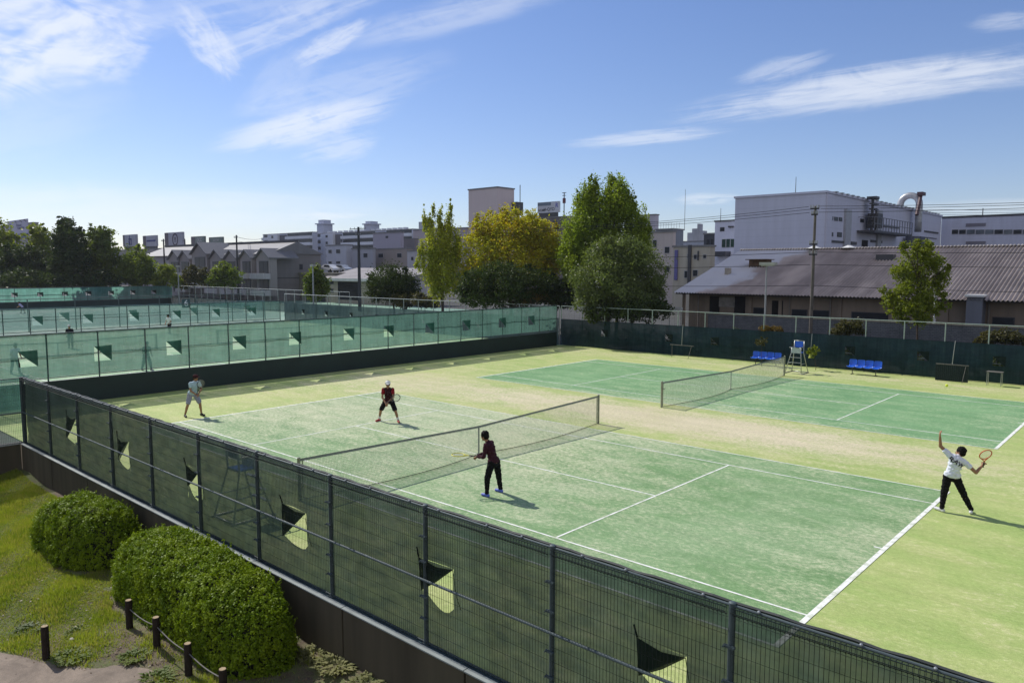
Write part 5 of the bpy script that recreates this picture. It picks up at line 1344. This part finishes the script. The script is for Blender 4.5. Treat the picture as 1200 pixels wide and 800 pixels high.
# --- white and grey neighbours left of the factory
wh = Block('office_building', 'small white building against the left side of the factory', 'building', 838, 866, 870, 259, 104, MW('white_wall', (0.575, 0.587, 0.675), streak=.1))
wh.win((844, 266.5, 849, 271), 'f', M_frame_d); wh.win((846, 280, 861, 290), 'f', M_frame_w, plain('green_glass', (.02, .05, .035), .15, 0, .3, .8, .6), bars=3)
wh.slab((841, 295, 856, 300.5), 'f', 1.6, plain('dark_canopy', (.05, .05, .06), .7), 'canopy'); wh.slab((855, 265, 860, 266.6), 'f', .5, M_frame_d, 'bracket')
dk = Block('office_building', 'dark slate narrow building between the cream and the white ones', 'building', 825, 838.5, 842, 274.5, 112, MW('slate_wall', (.075, .08, .095)))
dk.win((828, 280, 831, 289), 'f', M_frame_d); dk.win((833, 280, 836, 289), 'f', M_frame_d)
cr = Block('workshop_building', 'cream two-part building with dark drainpipes beside the warehouse roof', 'building', 789, 832, 838, 289, 92, MW('cream_wall', (0.450, 0.413, 0.338), streak=.25))
cr.slab((807.5, 287, 809.5, 338), 'f', .25, M_frame_d, 'drainpipe'); cr.slab((818, 294, 819, 305), 'f', .15, M_frame_d, 'vent_pipe'); cr.slab((791.5, 293, 794, 328), 'f', .2, plain('violet_banner', (.13, .12, .30), .7), 'banner')
for r in ((813, 298, 817, 304), (824, 298, 828, 303), (802, 317, 806, 326), (812, 316, 818, 324), (805.6, 297, 807, 303)): cr.win(r, 'f', M_frame_w)
pk = Block('apartment_house', 'pinkish pale building right behind the rounded grey-green tree', 'building', 757, 789, 792, 272, 100, MW('pinkish_wall', (0.500, 0.438, 0.413), streak=.15))
for r in ((779, 289, 785, 297), (779, 311, 785, 319), (765, 281, 770, 290)): pk.win(r, 'f', M_frame_w)
bx = Block('rooftop_house', 'grey rooftop box with railing above the pinkish building', 'building', 769, 789, 801, 269, 125, MW('grey_box_wall', (.17, .19, .22)), zb=0)
m = MB()
for i in range(10): m.cyl((bx.x0-bx.o.x+i*.5, -.2, bx.zt+.2), (bx.x0-bx.o.x+i*.5, -.2, bx.zt+1.1), .03, n=4)
m.cyl((bx.x0-bx.o.x, -.2, bx.zt+1.1), (0, -.2, bx.zt+1.1), .03, n=4); m.build('railing', M_rail_light, bx.t)
hi = Block('apartment_house', 'pale building with overhanging top seen above the tallest tree foot', 'building', 740, 768, 772, 252, 150, MW('pale_lavender_wall', (0.450, 0.425, 0.475), streak=.1), zb=0)
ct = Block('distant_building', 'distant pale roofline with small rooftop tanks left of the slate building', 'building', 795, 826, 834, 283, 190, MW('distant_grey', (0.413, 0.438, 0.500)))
m = MB()
for i, (px, w_, h_) in enumerate(((812, 2.2, 2.2), (816, 1.6, 3.2), (819.5, .5, 4.4), (823, 1.2, 2.6))):
    q = ony(px, 283, ct.y0+2)-ct.o; m.box((q.x, 2+i*.1, ct.zt+.2+h_/2), (w_, 2, h_))
m.build('rooftop_tanks', MW('tank_grey', (.40, .41, .45)), ct.t)
# --- the tower and the hoarding
tw = Block('tower_building', 'plain brownish-grey windowless tower above the yellow-brown tree', 'tower', 549, 583, 602.5, 220, 170, MW('tower_wall', (.60, .51, .50), streak=.06), roof=False)
MB().span((tw.x0-tw.o.x-.15, -.15, tw.zt), (.15, tw.y1-tw.y0+.15, tw.zt+.3)).build('parapet', plain('tower_edge', (.2, .2, .21), .8), tw.t)
m = MB(); q = onx(603, 245, tw.x1)-tw.o; m.box((.9, q.y, q.z), (1.6, 2.2, 3.0)); m.cyl((1, q.y+.8, q.z), (1, q.y+.8, q.z+5.5), .1, n=5); m.build('roof_plant', M_frame_d, tw.t)
lo_ = Block('hall_building', 'low grey-brown building carrying the white hoarding', 'building', 602, 668, 690, 254, 165, MW('brownish_wall', (.17, .15, .15)), roof=True)
for i in range(6): lo_.win((612+i*9, 259, 617+i*9, 264), 'f', M_frame_d)
p, q = ony(630, 237.5, lo_.y0+.6), ony(655, 248.5, lo_.y0+.6)
t = thing('rooftop_hoarding', 'white rooftop hoarding with dark and blue lettering beside the tallest tree', 'hoarding', ((p.x+q.x)/2, lo_.y0+.6, lo_.zt+.22))
w_, h_ = q.x-p.x, p.z-q.z; zb_ = q.z-lo_.zt-.22
M_white = plain('hoarding_white', (.55, .57, .62), .6)
MB().box((0, .25, zb_+h_/2), (w_, .5, h_)).build('panel', M_white, t)
MB().box((-w_*.18, -.03, zb_+h_*.82), (w_*.62, .04, h_*.30)).build('grey_band', plain('hoarding_grey', (.16, .21, .26), .6), t)
FR = facing((0, -1, 0))
M_letter = plain('letter_black', (.02, .02, .025), .6); M_lblue = plain('letter_blue', (.04, .06, .40), .6)
lettering('NOME', h_*.30, M_letter, t, (-w_*.30, -.02, zb_+h_*.24), FR); lettering('H-QYO', h_*.40, M_letter, t, (w_*.05, -.02, zb_+h_*.30), FR)
lettering('R', h_*.55, M_lblue, t, (w_*.40, -.02, zb_+h_*.62), FR); MB().box((0, .1, zb_/2), (w_*.9, .2, zb_)).build('support', M_frame_d, t)
p = ony(661, 250, lo_.y0+3); t = thing('antenna_mast', 'thin antenna mast with a red drum right of the white hoarding', 'antenna', (p.x, p.y, lo_.zt+.1))
zt_ = ony(661, 226, p.y).z-lo_.zt; m = MB(); m.cyl((0, 0, 0), (0, 0, zt_), .12, n=6)
m.box((0, 0, zt_-.1), (1.2, .1, .12)); m.box((0, 0, zt_-.7), (1.0, .1, .12)); m.build('mast', M_frame_d, t)
MB().cyl((0, 0, zt_-2.4), (0, 0, zt_-1.3), .36, n=10).build('drum', plain('red_drum', (.12, .04, .05), .7), t)
# --- distant apartment slabs
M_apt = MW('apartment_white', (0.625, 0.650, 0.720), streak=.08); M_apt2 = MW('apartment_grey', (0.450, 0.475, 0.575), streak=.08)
def slab_block(label, l, c, r, yt, D, floors, segs):
    b = Block('apartment_block', label, 'apartment block', l, c, r, yt, D, M_apt2, roof=True)
    H_ = b.zt; fh = 2.9
    for (x0, x1, kind) in segs:
        pa, pb = ony(x0, yt, b.y0)-b.o, ony(x1, yt, b.y0)-b.o
        if kind == 'w':
            MB().span((pa.x, -1.4, -.2), (pb.x, -.003, H_-.2)).build('stair_tower', M_apt, b.t)
            for k in range(floors):
                z = H_-1.9-k*fh; xm = (pa.x+pb.x)/2
                f = MB().span((xm-.8, -1.47, z), (xm+.8, -1.403, z+1.1)).build('window', M_frame_d, b.t)
                MB().span((xm-.7, -1.49, z+.1), (xm+.7, -1.473, z+1.)).build('pane', M_glass, f)
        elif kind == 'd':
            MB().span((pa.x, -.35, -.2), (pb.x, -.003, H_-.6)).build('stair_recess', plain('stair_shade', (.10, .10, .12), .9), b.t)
        else:
            for k in range(floors):
                z = H_-2.6-k*fh
                MB().span((pa.x, -1.3, z-.1), (pb.x, -.003, z+1.1)).build('balcony', M_apt, b.t)
                MB().span((pa.x+.2, -.05, z+1.15), (pb.x-.2, -.004, z+2.5)).build('window', M_glass, b.t)
    return b
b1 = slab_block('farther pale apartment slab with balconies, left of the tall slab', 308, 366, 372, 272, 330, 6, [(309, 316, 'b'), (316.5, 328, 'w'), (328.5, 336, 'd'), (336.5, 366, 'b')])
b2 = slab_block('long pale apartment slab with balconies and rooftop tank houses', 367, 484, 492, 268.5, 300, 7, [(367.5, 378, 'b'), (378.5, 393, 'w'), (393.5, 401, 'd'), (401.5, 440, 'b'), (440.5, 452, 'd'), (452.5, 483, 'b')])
for px, w_, h_ in ((379.5, 6.8, 6.2), (434.5, 5.5, 4.2)):
    q = ony(px, 268, b2.y0+3)-b2.o; m = MB(); m.box((q.x, 3.5, b2.zt+.2+h_*.35), (w_*.75, 5, h_*.7)); m.box((q.x, 3.5, b2.zt+.2+h_*.72), (w_, 6, .5)); m.box((q.x, 3.5, b2.zt+.2+h_*.86), (w_*.6, 4, h_*.3)); m.build('tank_house', M_apt2, b2.t)
m = MB()
for i in range(15):
    q = ony(386+i*6.4, 268, b2.y0+2)-b2.o; m.box((q.x, 2, b2.zt+.6), (1.5, 1.5, .9))
m.build('roof_unit_row', M_apt, b2.t)
# --- low houses and sheds in the middle distance
h1 = Block('pale_house', 'pale flat-roofed house with four dark windows behind the garage', 'house', 382, 405.5, 413, 287.5, 165, MW('pale_house_wall', (0.450, 0.463, 0.525), streak=.1))
for r in ((385, 292.5, 389, 297), (394, 292, 399, 297), (385, 306, 389, 309), (394, 306, 399, 309)): h1.win(r, 'f', M_frame_w)
h2 = Block('grey_house', 'grey flat-roofed house behind the tall dark utility pole', 'house', 412, 437.5, 440, 291.5, 160, MW('grey_house_wall', (0.338, 0.344, 0.388), streak=.1))
h2.win((426, 296.5, 431, 302), 'f', M_frame_w)
h3 = Block('tan_house', 'tan long flat-roofed house with two white-framed windows', 'house', 437, 477, 484, 291.5, 158, MW('tan_wall', (0.294, 0.256, 0.237), streak=.1))
for r in ((443.5, 297, 449.5, 302), (465.5, 296.5, 471, 302)): h3.win(r, 'f', M_frame_w)
h4 = Block('lavender_house', 'lavender-grey block with one small window above the tan house', 'house', 437, 469, 473, 272.5, 190, MW('lavender_wall', (0.338, 0.319, 0.388), streak=.06))
h4.win((452, 276.5, 455, 279), 'f', M_frame_d)
h5 = Block('grey_house', 'brownish house stepping down right of the lavender-grey block', 'house', 471, 486, 490, 280, 200, MW('brown_grey_wall', (.22, .195, .20)))
h6 = Block('white_house', 'white low house wall left of the slim yellow-green tree', 'house', 477, 492, 500, 294.5, 150, MW('bright_house_wall', (.44, .43, .46)))
h6.win((482, 301, 484.5, 305), 'f', M_frame_d)
h7 = Block('hall_building', 'broad pale pinkish hall with a rooftop hut behind the yellow-green tree', 'building', 484, 548, 556, 267, 215, MW('pinkish_hall', (0.413, 0.362, 0.388), streak=.08))
MB().span((h7.x0-h7.o.x+1.5, 1, h7.zt+.2), (h7.x0-h7.o.x+4.4, 5, h7.zt+2.6)).build('rooftop_hut', MW('hut_wall', (.40, .42, .47)), h7.t)
MB().span((h7.x0-h7.o.x+2, 2, h7.zt+2.603), (h7.x0-h7.o.x+3.6, 4, h7.zt+4.0)).build('rooftop_tank', MW('tank_wall', (.42, .44, .5)), h7.t)
# garage with long roof
gb = Block('garage', 'low beige garage with white eaves and a dark open bay', 'garage', 381, 452, 470, 327, 118, MW('beige_wall', (.36, .31, .25), streak=.2), roof=False)
o_ = gb.o; m = MB(); xl = gb.x0-o_.x-.6; m.add([(xl, -.9, gb.zt-.05), (5, -.9, gb.zt-.05), (5, 7, gb.zt+1.75), (xl, 7, gb.zt+1.75)], [(0, 1, 2, 3)]); m.add([(xl, -.9, gb.zt-.3), (xl, -.9, gb.zt-.05), (xl, 7, gb.zt+1.75), (xl, 7, gb.zt-.3)], [(0, 1, 2, 3)]); m.add([(5, -.9, gb.zt-.3), (5, 7, gb.zt-.3), (5, 7, gb.zt+1.75), (5, -.9, gb.zt-.05)], [(0, 1, 2, 3)])
m.build('roof', plain('grey_sheet_roof', (.20, .185, .19), .7, 0, .25, .7), gb.t)
MB().span((xl, -1.02, gb.zt-.42), (5, -.905, gb.zt+.02)).build('fascia', plain('white_fascia', (.58, .56, .52), .6, 0, .15, 1), gb.t)
gb.slab((396, 330, 421, 352), 'f', .05, M_void, 'open_bay'); gb.slab((385, 329, 391, 333), 'f', .06, M_frame_d, 'window'); gb.slab((385, 338, 391, 343), 'f', .06, M_frame_d, 'window')
# cars parked beyond the garage, only their roofs show
def parked_car(label, px, py, D, col):
    p = atd(px, py, D); t = thing('parked_car', label, 'car', (p.x, p.y, p.z-1.45), 'cars parked beyond the garage roof')
    m = MB(); prof_ = [(-2.1, .35), (-2.15, .75), (-1.75, .95), (-1.15, 1.40), (-.3, 1.47), (.7, 1.42), (1.35, 1.0), (2.0, .85), (2.15, .6), (2.1, .35)]
    vs = [(x, s_*.82*(1 if z < 1. else .85), z) for s_ in (-1, 1) for x, z in prof_]; n_ = len(prof_)
    fs = [tuple(range(n_-1, -1, -1)), tuple(range(n_, 2*n_))]+[(i, (i+1) % n_, n_+(i+1) % n_, n_+i) for i in range(n_)]
    m.add(vs, [f[::-1] for f in fs]).build('body', plain('car_paint', col, .25, .1, .05), t)
    g_ = MB(); 
    for s_ in (-1, 1): g_.add([(-1.3, s_*.79, 1.0), (1.1, s_*.79, 1.0), (.6, s_*.725, 1.36), (-.95, s_*.725, 1.36)], [(0, 1, 2, 3)])
    g_.build('side_window', M_glass, t)
    for sx in (-1.35, 1.35):
        for sy in (-1, 1): MB().cyl((sx, sy*.62, .32), (sx, sy*.83, .32), .32, n=14).build('wheel', M_void, t)
pk_deck = MB(); q0, q1 = atd(376, 314.5, 140), atd(420, 314.5, 140)
tk = thing('parking_deck', 'grey upper parking deck behind the garage roof', 'parking deck', ((q0.x+q1.x)/2, q0.y, 0))
zd = atd(386, 310, 140).z-1.45
pk_deck.span((-7, -5, zd-.5), (9, 5, zd-.003)); pk_deck.span((-7, -5, -.1), (-6.5, 5, zd-.5)); pk_deck.span((8.5, -5, -.1), (9, 5, zd-.5)); pk_deck.span((-2, -5, -.1), (-1.5, 5, zd-.5)); pk_deck.build('deck', M_conc, tk)
parked_car('white parked car nearest the grey end wall, above the garage roof', 386.5, 310, 140, (.7, .7, .7))
parked_car('silver parked car second from the grey end wall, above the garage roof', 401, 310.5, 140, (.35, .37, .4))
# --- the townhouse row
M_th = MW('townhouse_wall', (.33, .31, .32), streak=.12); M_thr = MW('townhouse_roof', (.17, .17, .18), streak=.2, rough=.6)
th = Block('townhouse_row', 'row of gabled two-storey townhouses with a grey end wall', 'townhouses', 168, 317, 375, 296.5, 132, M_th, roof=False)
o_ = th.o; Ly = th.y1-th.y0; xl = th.x0-o_.x; zE = th.zt
MB().span((.003, -.05, -.3), (.16, Ly+.05, zE+.05)).build('end_wall', MW('grey_end_wall', (0.194, 0.181, 0.181), streak=.12, lines='Z', lscale=.33, lstr=.12), th.t)
ew = MB().span((.163, Ly*.55, zE-2.9), (.23, Ly*.62, zE-1.9)).build('window', M_frame_d, th.t); MB().span((.233, Ly*.56, zE-2.8), (.25, Ly*.61, zE-2.)).build('pane', M_glass, ew)
MB().span((.163, -.1, zE-4.45), (.20, Ly, zE-4.3)).build('wall_joint', M_frame_d, th.t)
m = MB(); zr = zE+2.1
m.add([(xl, -.6, zE-.1), (.5, -.6, zE-.1), (.5, Ly*.5, zr), (xl, Ly*.5, zr), (.5, Ly+.5, zE-.1), (xl, Ly+.5, zE-.1)], [(0, 1, 2, 3), (3, 2, 4, 5), (1, 4, 2)])
m.build('roof', M_thr, th.t)
MB().span((xl, Ly*.5-.3, zr), (.2, Ly*.5+.3, zr+.35)).build('roof_ridge', M_frame_d, th.t)
gx_ = [(309, 17), (289, 14.5), (271.5, 14), (254, 15), (235.5, 19), (217, 13.5), (205, 14)]
for i, (pc_, wpx) in enumerate(gx_):
    c_ = ony(pc_, 300, th.y0-1.2)-o_; wa = (ony(pc_+wpx/2, 300, th.y0-1.2)-o_).x; wb_ = (ony(pc_-wpx/2, 300, th.y0-1.2)-o_).x
    w_ = (wa-wb_)*.52; big = i == 4; ze = zE-.9+(.9 if big else 0); hp = w_*.62; yf = -1.8 if not big else -2.0
    m = MB(); m.span((c_.x-w_*.88, yf+.4, 1.0), (c_.x+w_*.88, -.003, ze)); m.add([(c_.x-w_*.88, yf+.4, ze), (c_.x+w_*.88, yf+.4, ze), (c_.x, yf+.4, ze+hp*.88)], [(0, 1, 2)])
    bay = m.build('gabled_bay', MW('bay_wall', (.27, .25, .25), streak=.1), th.t)
    m = MB(); yb = Ly*.42
    for s_ in (-1, 1):
        m.add([(c_.x+s_*w_, yf, ze-.08), (c_.x, yf, ze+hp), (c_.x, yb, ze+hp), (c_.x+s_*w_, yb, ze-.08), (c_.x+s_*w_, yf, ze+.10), (c_.x, yf, ze+hp+.2), (c_.x, yb, ze+hp+.2), (c_.x+s_*w_, yb, ze+.10)],
              [(0, 1, 5, 4), (4, 5, 6, 7), (0, 3, 2, 1), (0, 4, 7, 3)])
    m.build('gable_roof', M_thr, bay)
    for z0_, z1_ in ((ze-2.6, ze-.5), (ze-5.6, ze-3.6)):
        f = MB().span((c_.x-w_*.50, yf+.32, z0_), (c_.x+w_*.72, yf+.397, z1_)).build('window', M_frame_d, th.t)
        MB().span((c_.x-w_*.46, yf+.29, z0_+.1), (c_.x+.1*w_, yf+.317, z1_-.1)).build('pane', M_glass, f); MB().span((c_.x+w_*.14, yf+.29, z0_+.1), (c_.x+w_*.68, yf+.317, z1_-.1)).build('pane', M_glass, f)
    for zb__ in (ze-3.6, ze-6.5):
        MB().span((c_.x-w_*.95, yf-.9, zb__), (c_.x+w_*.95, yf+.39, zb__+.95)).build('balcony', MW('balcony_white', (.42, .41, .43)), th.t)
# --- rooftop signs behind the townhouses
hb_ = Block('store_building', 'long low store roof carrying five rooftop signs at far left', 'building', 120, 266, 272, 288.6, 205, MW('store_wall', (.30, .29, .30)))
M_sign = plain('sign_board_pale', (.34, .34, .40), .6, 0, .12, .5); M_signd = plain('sign_side_dark', (.12, .10, .11), .7); M_navy = plain('sign_navy', (.03, .03, .16), .6)
M_dgreen = plain('sign_dull_green', (.16, .19, .17), .6)
def roofsign(label, l, r, yt, yb, split, mat=None):
    K = ony(l, yt, hb_.y0+1.5); Q = ony(r, yb, hb_.y0+1.5)
    t = thing('rooftop_sign', label, 'sign', ((K.x+Q.x)/2, K.y, hb_.zt+.22), 'signs on the long store roof'); w_, h_ = Q.x-K.x, K.z-Q.z
    zb_ = max(.1, Q.z-hb_.zt-.22); MB().span((-w_/2, 0, zb_), (w_/2, .7, zb_+h_)).build('sign_box', mat or M_sign, t)
    MB().span((-w_/2-.05, -.06, zb_), (-w_/2+w_*split, -.003, zb_+h_)).build('side_panel', M_signd, t)
    MB().span((-w_/2+.2, .2, 0), (w_/2-.2, .6, zb_-.003)).build('support', M_frame_d, t)
    return t, w_, h_, zb_
t, w_, h_, zb_ = roofsign('rooftop sign with one large blue character, leftmost of the five', 144, 159.5, 275.5, 288.5, .12)
m = MB(); u = h_*.8; c_ = w_*.06; z0 = zb_+h_*.12
m.box((c_, -.05, z0+u*.62), (u*.8, .08, u*.13)); m.box((c_-u*.08, -.05, z0+u*.5), (u*.13, .08, u*1.0)); m.box((c_+u*.33, -.05, z0+u*.32), (u*.13, .08, u*.62)); m.box((c_+u*.22, -.05, z0+u*.05), (u*.2, .08, u*.11)); m.box((c_-u*.28, -.05, z0+u*.2), (u*.12, .08, u*.5), rot=Matrix.Rotation(-.3, 3, 'Y')); m.build('character', M_navy, t)
t, w_, h_, zb_ = roofsign('rooftop sign with a single dark bar, second of the five', 167.5, 183, 276.5, 288.2, .22)
MB().span((-w_*.22, -.06, zb_+h_*.42), (w_*.46, -.004, zb_+h_*.58)).build('bar', M_navy, t)
t, w_, h_, zb_ = roofsign('largest rooftop sign with a dark ring emblem', 193, 214, 273, 289, .2)
m = MB(); n_ = 32; c_ = w_*.10; zc = zb_+h_*.5
for k in range(n_):
    a0, a1 = 2*math.pi*k/n_, 2*math.pi*(k+1)/n_; q = [(c_+math.cos(a)*rr_, -.06, zc+math.sin(a)*rr_) for a, rr_ in ((a0, h_*.44), (a1, h_*.44), (a1, h_*.33), (a0, h_*.33))]; m.add(q, [(3, 2, 1, 0)])
m.build('ring', plain('ring_maroon', (.05, .025, .04), .6), t)
m = MB(); m.box((c_, -.05, zc+h_*.06), (h_*.30, .06, h_*.06), rot=Matrix.Rotation(.6, 3, 'Y')); m.box((c_, -.06, zc+h_*.06), (h_*.30, .06, h_*.06), rot=Matrix.Rotation(-.6, 3, 'Y')); m.box((c_, -.05, zc-h_*.12), (h_*.34, .06, h_*.05)); m.build('emblem_strokes', M_signd, t)
t, w_, h_, zb_ = roofsign('greenish rooftop sign with pale lettering, fourth of the five', 224, 239, 277.4, 288.2, .28, M_dgreen)
lettering('OCC', h_*.5, plain('sign_pale_text', (.5, .5, .5), .6), t, (w_*.15, -.03, zb_+h_*.62), FR)
t, w_, h_, zb_ = roofsign('smallest greenish rooftop sign, rightmost of the five', 245, 260, 278.2, 285.5, .08, M_dgreen)
lettering('XIOOM', h_*.5, plain('sign_pale_text', (.42, .42, .42), .6), t, (w_*.04, -.03, zb_+h_*.5), FR)
lb = Block('office_building', 'lavender-grey building with a lettered sign above the left trees', 'building', -30, 38.5, 45, 261, 235, MW('lavender_sign_wall', (.33, .30, .36), streak=.08))
lb.slab((9, 259.5, 34, 273), 'f', .15, plain('sign_lavender', (.40, .38, .50), .6), 'sign_panel')
q = ony(23, 264, lb.y0)-lb.o; lettering('Power', 1.25, M_navy, lb.t, (q.x, -.2, q.z), FR, sx=1.7); q = ony(25, 267.5, lb.y0)-lb.o; lettering('TOMATION', 1.1, M_navy, lb.t, (q.x, -.2, q.z), FR, sx=1.25)
q = ony(13.5, 266, lb.y0)-lb.o; MB().cyl((q.x, -.16, q.z), (q.x, -.22, q.z), 1.0, n=20).build('round_logo', M_lblue, lb.t)
lb.slab((22, 274.5, 33, 278), 'f', .3, plain('blue_band', (.06, .09, .30), .6), 'blue_band')
m = MB()
for px in (20, 26, 31): q = ony(px, 259, lb.y0)-lb.o; m.cyl((q.x, .3, lb.zt), (q.x, -.6, lb.zt+1.1), .06, n=4); m.box((q.x, -.6, lb.zt+1.1), (.6, .3, .25))
m.build('lamp_arms', M_frame_d, lb.t)
# the white figure 6 on the fence of the blue courts
p = onx(218, 355.5, -61.4); t = thing('number_sign', 'dark square sign with a white figure 6 on the fence of the blue court', 'sign', p)
MB().box((0, 0, 0), (.05, .85, .9)).build('plate', plain('sign_plate_dark', (.04, .09, .10), .6), t)
lettering('6', .9, plain('sign_white', (.75, .78, .8), .6), t, (.035, 0, 0), facing((1, 0, 0)))
# ------------------------------------------------------------------ poles and wires
M_pole = plain('concrete_pole', (.12, .105, .09), .85, 0, .25, 2); M_pole_dk = plain('dark_pole', (.035, .035, .04), .8, 0, .2, 2); M_ins = plain('insulator', (.3, .3, .3), .5)
def utility_pole(label, x, y, h, mat, arms=((.25, 1.6), (.9, 1.3)), r_=.15, rz=0., group='utility poles'):
    t = thing('utility_pole', label, 'utility pole', (x, y, 0), group, rz)
    MB().cyl((0, 0, -.1), (0, 0, h), r_, r_*.62, n=10).build('pole', mat, t)
    for (dz, w_) in arms:
        m = MB(); m.box((0, -.12, h-dz), (.09, w_*0+.09, .09)); m.box((0, -.12, h-dz), (w_, .08, .09)); m.build('crossarm', M_pole_dk, t)
        m = MB()
        for s_ in (-.46, -.2, .2, .46): m.cyl((s_*w_, -.12, h-dz+.05), (s_*w_, -.12, h-dz+.24), .045, .03, n=6)
        m.build('insulator_row', M_ins, t)
    return t
pA = (-2.1, 33.0); hA = 9.85
utility_pole('brown utility pole standing in front of the warehouse', *pA, hA, M_pole, ((.18, .55), (.55, .4), (2.45, .5), (3.1, .5)), .125)
pB = (-37.5, 33.0); utility_pole('utility pole hidden among the trees in the middle', *pB, hA, M_pole)
pC = ony(420, 266, 46); utility_pole('tall dark utility pole with a crossarm in front of the pale houses', pC.x, 46, pC.z, M_pole_dk, ((.25, 3.6), (1.1, 1.2)), .26)
p = atd(277, 275.5, 128); utility_pole('thin dark utility pole in front of the townhouses, with wires to the right', p.x, p.y, p.z, M_pole_dk, ((.4, 1.2),), .2)
p = atd(191.5, 280, 150); utility_pole('thin short pole left of the ring-emblem sign', p.x, p.y, p.z, M_pole_dk, ((.4, 1.4),), .2)
p = atd(216.5, 280, 170); utility_pole('thin short pole right of the ring-emblem sign', p.x, p.y, p.z, M_pole_dk, ((.4, 1.0),), .2)
M_cable = plain('black_cable', (.012, .012, .014), .7)
def cable(label, a, b, sag, r_=.018, n=15):
    a, b = Vector(a), Vector(b)
    tag(MB().tube([a.lerp(b, s)-Vector((0, 0, 4*sag*s*(1-s))) for s in np.linspace(0, 1, n)], r_, 4).build('overhead_cable', M_cable), label, 'cable', 'overhead cables along the street')
far_r = (33.5, 33.0)
for i, (dz, dy, sag) in enumerate(((.05, -.35, .5), (.18, .1, .45), (.42, -.2, .4))):
    n_ = ('upper', 'second', 'third')[i]
    cable(f'{n_} power cable from the brown utility pole towards the trees', (pA[0]-.3, pA[1]+dy, hA-dz), (pB[0]+.3, pB[1]+dy, hA-dz-.2), sag)
    cable(f'{n_} power cable from the brown utility pole towards the right edge', (pA[0]+.3, pA[1]+dy, hA-dz), (far_r[0], far_r[1]+dy, hA-dz+.1), sag)
for i, z in enumerate((6.9, 6.1, 4.75)):
    n_ = ('upper', 'middle', 'lower')[i]
    cable(f'{n_} telephone cable crossing in front of the cream building', (pA[0]-.15, pA[1]-.15, z), (pB[0]+.3, pB[1]-.15, z-.15), .22, .022)
    cable(f'{n_} telephone cable in front of the warehouse roof towards the right edge', (pA[0]+.15, pA[1]-.15, z), (far_r[0], far_r[1]-.15, z+.1), .25, .02)
for i, (y0, y1) in enumerate(((245.6, 246.2), (249.2, 248.6), (251.6, 251.4))):
    cable(('upper', 'middle', 'lower')[i]+' far transmission cable in the sky above the factory wing', atd(1065, y0, 190), atd(1330, y1, 190), .1, .045)
p = atd(1152, 244, 189.5); t = thing('utility_pole', 'far thin pole carrying the transmission cables above the factory wing', 'utility pole', (p.x, p.y, 0), 'utility poles')
MB().cyl((0, 0, 0), (0, 0, p.z), .2, .1, n=8).build('pole', M_pole_dk, t)
p = atd(279, 278, 128); cable('upper wire from the thin pole to the pale apartments', p, atd(309, 279, 200), .4, .04); cable('lower wire from the thin pole to the pale apartments', p-Vector((0, 0, .7)), atd(309, 281.5, 200), .4, .03)
# street lamps
def lamp_post(label, px, ptop, D, mat, head='box', r_=.07):
    p = atd(px, ptop, D); t = thing('street_lamp', label, 'street lamp', (p.x, p.y, 0)); h = p.z
    MB().cyl((0, 0, -.05), (0, 0, h-.1), r_, r_*.7, n=10).build('pole', mat, t)
    m = MB()
    if head == 'box':
        m.box((.12, -.05, h), (1.0, .42, .18)); m.box((.12, -.05, h-.12), (.8, .32, .06))
    else: m.box((0, 0, h), (.7, .35, .22))
    m.build('lamp_head', plain('lamp_head_grey', (.33, .32, .30), .5), t)
lamp_post('grey street lamp with flat head in front of the warehouse', 898.5, 309, 47.2, plain('lamp_pole_grey', (.28, .28, .31), .5, .3), 'box')
lamp_post('thin pale street lamp in front of the grey end wall', 366.5, 311, 86, plain('lamp_pole_pale', (.30, .31, .33), .5, .3), 'small', .11)
lamp_post('thin pale pole among the bushes at far left', 208.5, 312, 118, plain('lamp_pole_dull', (.25, .25, .26), .6), 'small', .10)
p = ony(1094.5, 380, 38.); t = thing('marker_pole', 'white pole with pale bands behind the young bright green tree', 'pole', (p.x, 38., 0)); zt_ = ony(1094, 320, 38.).z
MB().cyl((0, 0, 0), (0, 0, zt_), .09, .07, n=10).build('pole', plain('white_pole', (.62, .62, .60), .5), t)
# thin aerials on roofs
for px, y0, y1, D, lab in ((800, 222, 270, 124, 'tall hair-thin aerial above the grey rooftop box'), (842, 244, 260, 104, 'thin aerial on the small white building'), (930, 207, 226, 92, 'thin lightning rod on the factory roof')):
    a, b = atd(px, y1, D), atd(px, y0, D); tag(MB().cyl((a.x, a.y+.6, a.z), (a.x, a.y+.6, b.z), .045, .03, n=5).build('roof_aerial', M_frame_d), lab, 'aerial')
# ------------------------------------------------------------------ a thin autumn haze over the town
hz_ = MB().span((-520, -140, -2.2), (260, 620, 34.)).build('haze', newmat('haze_air')[0])
hn = NT(hz_.data.materials[0].node_tree); hn.n.remove(hn.n['Principled BSDF'])
vo = hn.new('ShaderNodeVolumePrincipled'); vo.inputs['Color'].default_value = (.86, .90, 1., 1); vo.inputs['Density'].default_value = .00013; vo.inputs['Anisotropy'].default_value = .3
hn.l.new(vo.outputs[0], hn.n['Material Output'].inputs['Volume'])
tag(hz_, kind='stuff', label='thin pale haze in the air over courts and town', cat='haze')
